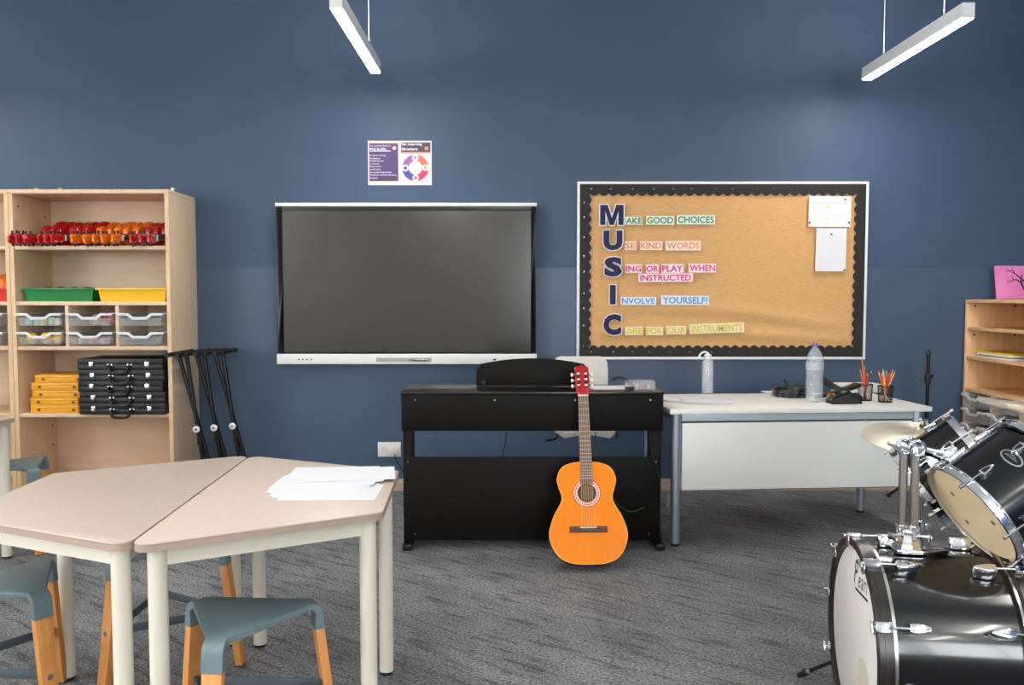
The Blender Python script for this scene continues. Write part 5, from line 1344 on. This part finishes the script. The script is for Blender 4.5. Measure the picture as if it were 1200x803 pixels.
for k in range(10):
    an = math.radians(27) + k * PI / 5; d = Vector((math.cos(an), math.sin(an), 0)); n = Vector((-d.y, d.x, 0)); Z = Vector((0, 0, 1))
    for (z, s) in ((0.0, 1), (-BLn, -1)):
        c0 = d * (BR + 0.034)
        cl = MB()
        Mc = Matrix(((d.x, n.x, 0, d.x * (BR + 0.0285)), (d.y, n.y, 0, d.y * (BR + 0.0285)), (0, 0, s, z), (0, 0, 0, 1)))
        cl.box((0.0, -0.014, -0.03), (0.012, 0.014, 0.012), Mc); cl.box((-0.020, -0.012, 0.0085), (0.002, 0.012, 0.0125), Mc)
        cl.cyl(Mc @ Vector((-0.012, 0, 0.009)), Mc @ Vector((-0.012, 0, 0.014)), 0.020, n=20)
        o = cl.build('claw', chrome, t, 0.002)
        MB().cyl(c0 + Z * (z + s * 0.024), c0 + Z * (z - s * 0.10), 0.0034, n=8).build('tension_rod', chrome, t)
        MB().bar(c0 + Z * (z + s * 0.022) - n * 0.017, c0 + Z * (z + s * 0.022) + n * 0.017, 0.007, 0.007).build('t_handle', chrome, o, 0.002)
        Ml = Matrix(((n.x, 0, d.x, d.x * BR), (n.y, 0, d.y, d.y * BR), (0, -s, 0, z - s * 0.075), (0, 0, 0, 1)))
        MB().prism([(-0.014, 0), (0.014, 0), (0.015, 0.025), (0.008, 0.055), (0.0, 0.066), (-0.008, 0.055), (-0.015, 0.025)], -0.001, 0.040, Ml).build('lug', chrome, t, 0.006, 3)
# lettering, underline and patch on the front head
ang = math.radians(3)
Mt = Matrix.Translation((0.064, 0.196, -0.0036)) @ Matrix.Rotation(ang, 4, 'Z') @ Matrix.Scale(1.2, 4)
text_obj('script_lettering', 'P', black_pl, t, height=0.060, width=0.036, bold=0.0, depth=0.0004, M=Mt @ Matrix.Translation((-0.050, 0.010, 0)), shear=0.35)
text_obj('script_lettering', 'earl', black_pl, t, height=0.044, width=0.082, bold=-0.004, depth=0.0004, M=Mt @ Matrix.Translation((0.014, 0.0, 0)), shear=0.3, spacing=1.2)
MB().box((-0.055, -0.036, 0), (0.055, -0.030, 0.0006), Mt).build('lettering_underline', black_pl, t)
MB().lathe([(0.0005, 0), (0.06, 0), (0.06, 0.0008), (0.0005, 0.0008)], 32, Matrix.Translation((0.10, -0.085, -0.0038))).build('head_patch', plain('cream patch', (214, 206, 180), 0.5), t)
for (sx, tipz) in ((1, 1), (-1, 1)):
    an = math.radians(-28) if sx > 0 else math.radians(208)
    b0 = Vector((math.cos(an) * BR, math.sin(an) * BR, -0.10)); tip = Vector((sx * 0.375, -0.292, 0.085))
    o = MB().box((-0.016, -0.02, -0.03), (0.016, 0.02, 0.03), Matrix.Translation(b0)).build('spur_mount', chrome, t, 0.004)
    sp = MB().tube([b0, b0 + (tip - b0) * 0.97], 0.0065, 8).build('spur', black_satin, t)
    MB().tube([b0 + (tip - b0) * 0.86, tip], [0.012, 0.008], 10).build('rubber_tip', black_rubber, sp)
    MB().cyl(b0 + (tip - b0) * 0.80, b0 + (tip - b0) * 0.86, 0.010, n=10).build('spur_collar', chrome, sp)
# tom holder on top of the bass drum
hb = Vector((1.185, 2.515, 0.302 + BR + 0.001))
t = thing('tom_holder', 'chrome double tom holder standing on the bass drum', 'drum hardware', hb, math.radians(-7.8))
MB().prism(rounded([(-0.045, -0.04), (0.045, -0.04), (0.045, 0.04), (-0.045, 0.04)], 0.015), 0.0, 0.012).build('base_plate', chrome, t, 0.003)
MB().lathe([(0.0005, 0.012), (0.042, 0.012), (0.036, 0.022), (0.028, 0.045), (0.028, 0.062), (0.0005, 0.062)], 8).build('socket', chrome, t)
for (x, y) in ((-0.035, -0.02), (0.03, -0.022), (0.0, 0.03)):
    MB().tube([(x * 0.6, y * 0.6, 0.05), (x * 1.5, y * 1.6, 0.052)], 0.006, 8).build('wing_bolt_shaft', chrome, t)
    MB().box((-0.004, -0.014, -0.010), (0.004, 0.014, 0.010), Matrix.Translation((x * 1.6, y * 1.7, 0.052)) @ Matrix.Rotation(math.atan2(y, x), 4, 'Z')).build('wing_bolt', chrome, t, 0.002)
posts = ((-0.018, 0.004, 0.31), (0.012, -0.006, 0.305))
Rz = Matrix.Translation(hb) @ Matrix.Rotation(math.radians(-7.8), 4, 'Z'); Ri = Rz.inverted()
for k, (x, y, h) in enumerate(posts):
    MB().cyl((x, y, 0.05), (x, y, h), 0.0125, n=18).build('post', chrome_dull, t)
    MB().cyl((x, y, 0.055), (x, y, 0.078), 0.018, n=16).build('memory_lock', chrome, t)
    j = MB().lathe([(0.0005, -0.020), (0.016, -0.018), (0.017, -0.010), (0.014, 0.0), (0.014, 0.010), (0.010, 0.014), (0.0005, 0.015)], 18, Matrix.Translation((x, y, h + 0.006))).build('ball_joint', chrome, t)
    MB().tube([(x + 0.022 * math.cos(a), y - 0.014, h + 0.008 + 0.022 * math.sin(a)) for a in [q * PI / 8 for q in range(16)]], 0.005, 8, closed=True).build('clamp_ring', chrome, t)
    MB().box((-0.016, -0.005, -0.009), (0.016, 0.005, 0.009), Matrix.Translation((x - 0.034, y - 0.012, h + 0.012)) @ Matrix.Rotation(0.5, 4, 'Y')).build('wing_nut', chrome, t, 0.002)
    tom = (tomB, tomA)[k]; ax = (axis1, axis2)[k]; Lx = (0.215, 0.235)[k]; Rr = (0.140, 0.152)[k]
    cen = tom.location + ax * (Lx * (0.5, 0.30)[k])
    src = Rz @ Vector((x, y, h + 0.01))
    v = src - cen; v = (v - ax * v.dot(ax)).normalized()
    end = Ri @ (cen + v * (Rr + 0.004)); st = Vector((x, y, h + 0.01))
    MB().bar(st, end, 0.026, 0.016).build('tom_arm', chrome, t, 0.004, 3)
    # plate screwed to the tom's shell
    pm = frame_from(v, ax)
    MM = Matrix.Translation(cen + v * (Rr - 0.003)) @ pm.to_4x4()
    MB().prism(rounded([(-0.036, -0.024), (0.036, -0.024), (0.036, 0.024), (-0.036, 0.024)], 0.01), 0.0, 0.014, Ri @ MM).build('mount_plate', chrome, t, 0.003)
    MB().box((-0.014, -0.014, 0.010), (0.014, 0.014, 0.034), Ri @ MM).build('mount_block', chrome, t, 0.004)
    MB().tube([Ri @ (MM @ Vector((0.0, -0.02, 0.022))), Ri @ (MM @ Vector((0.0, -0.045, 0.024)))], 0.005, 8).build('mount_bolt', chrome, t)

def make_cymbal(label, loc, r, nrm, polex, group='cymbals'):
    t = thing('cymbal', label, 'cymbal', loc, 0, group)
    M3 = frame_from(nrm, (1, 0, 0)); orient(t, M3, Vector(loc))
    b = r * 0.24
    up = [(0.006, 0.026), (b * 0.5, 0.023), (b * 0.85, 0.013), (b, 0.006), (r * 0.5, -0.002), (r * 0.8, -0.010), (r, -0.018)]
    MB().lathe(up + [(x, z - 0.0012) for x, z in reversed(up)], 64, closed=True).build('disc', brass, t)
    for k in range(14):   # lathed tone grooves
        rr = b + (r - b) * (k + 1) / 15.5
        zz = [z0 + (z1 - z0) * (rr - x0) / (x1 - x0) for (x0, z0), (x1, z1) in zip(up[3:], up[4:]) if x0 <= rr <= x1][0]
        MB().lathe([(rr, zz + 0.0001), (rr + 0.001, zz + 0.0004), (rr + 0.002, zz - 0.0001)], 64).build('groove', brass, t)
    MB().lathe([(0.0005, 0.026), (0.013, 0.026), (0.013, 0.036), (0.0005, 0.037)], 16).build('felt', plain('grey felt', (70, 66, 64), 0.95), t)
    MB().cyl((0, 0, -0.01), (0, 0, 0.062), 0.004, n=8).build('threaded_tip', chrome, t)
    w = MB().lathe([(0.0005, 0.037), (0.009, 0.037), (0.007, 0.05), (0.0005, 0.05)], 12).build('wing_nut', chrome, t)
    MB().box((-0.018, -0.002, 0.042), (0.018, 0.002, 0.058)).build('wing', chrome, w, 0.001)
    return t
def make_cymbal_stand(label, loc, h, tilt=(0, 0, 0)):
    t = thing('cymbal_stand', label, 'stand', loc, 0, 'cymbal stands')
    MB().cyl((0, 0, 0.06), (0, 0, h * 0.55), 0.0125, n=14).build('lower_tube', chrome_dull, t)
    MB().cyl((0, 0, h * 0.5), (0, 0, h - 0.012), 0.0095, n=14).build('upper_tube', chrome_dull, t)
    c_ = MB().cyl((0, 0, h * 0.53), (0, 0, h * 0.58), 0.019, n=14).build('height_clamp', chrome, t)
    MB().box((0.015, -0.003, h * 0.54), (0.045, 0.003, h * 0.565)).build('wing_bolt', chrome, c_, 0.002)
    MB().lathe([(0.0005, h - 0.05), (0.014, h - 0.045), (0.016, h - 0.03), (0.008, h - 0.014), (0.0005, h - 0.012)], 14).build('tilter', chrome, t)
    for k in range(3):
        an = k * 2 * PI / 3 + 0.9; d = Vector((math.cos(an), math.sin(an), 0)) * 0.24
        l = MB().tube([Vector((0, 0, 0.30)), d * 0.75 + Vector((0, 0, 0.10)), d + Vector((0, 0, 0.014))], 0.0075, 8).build('tripod_leg', chrome_dull, t)
        MB().cyl(d * 0.97 + Vector((0, 0, 0.0)), d + Vector((0, 0, 0.026)), 0.013, n=10).build('rubber_foot', black_rubber, l)
        MB().bar(Vector((0, 0, 0.075)), d * 0.72 + Vector((0, 0, 0.105)), 0.012, 0.003).build('brace', chrome_dull, t)
    return t
c1 = Vector((1.580, 3.26, 0.808))
make_cymbal('pale bronze cymbal in front of the white desk', c1, 0.222, (-0.02, -0.14, 1), 0)
make_cymbal_stand('chrome cymbal stand behind the far tom drum', (c1.x, c1.y, 0), c1.z)
c2 = Vector((1.735, 2.62, 0.985))
make_cymbal('bronze cymbal at the right edge, in front of the low bookcase', c2, 0.265, (0.14, -0.02, 1), 0)
make_cymbal_stand('chrome cymbal stand at the right edge beyond the drums', (c2.x, c2.y, 0), c2.z)
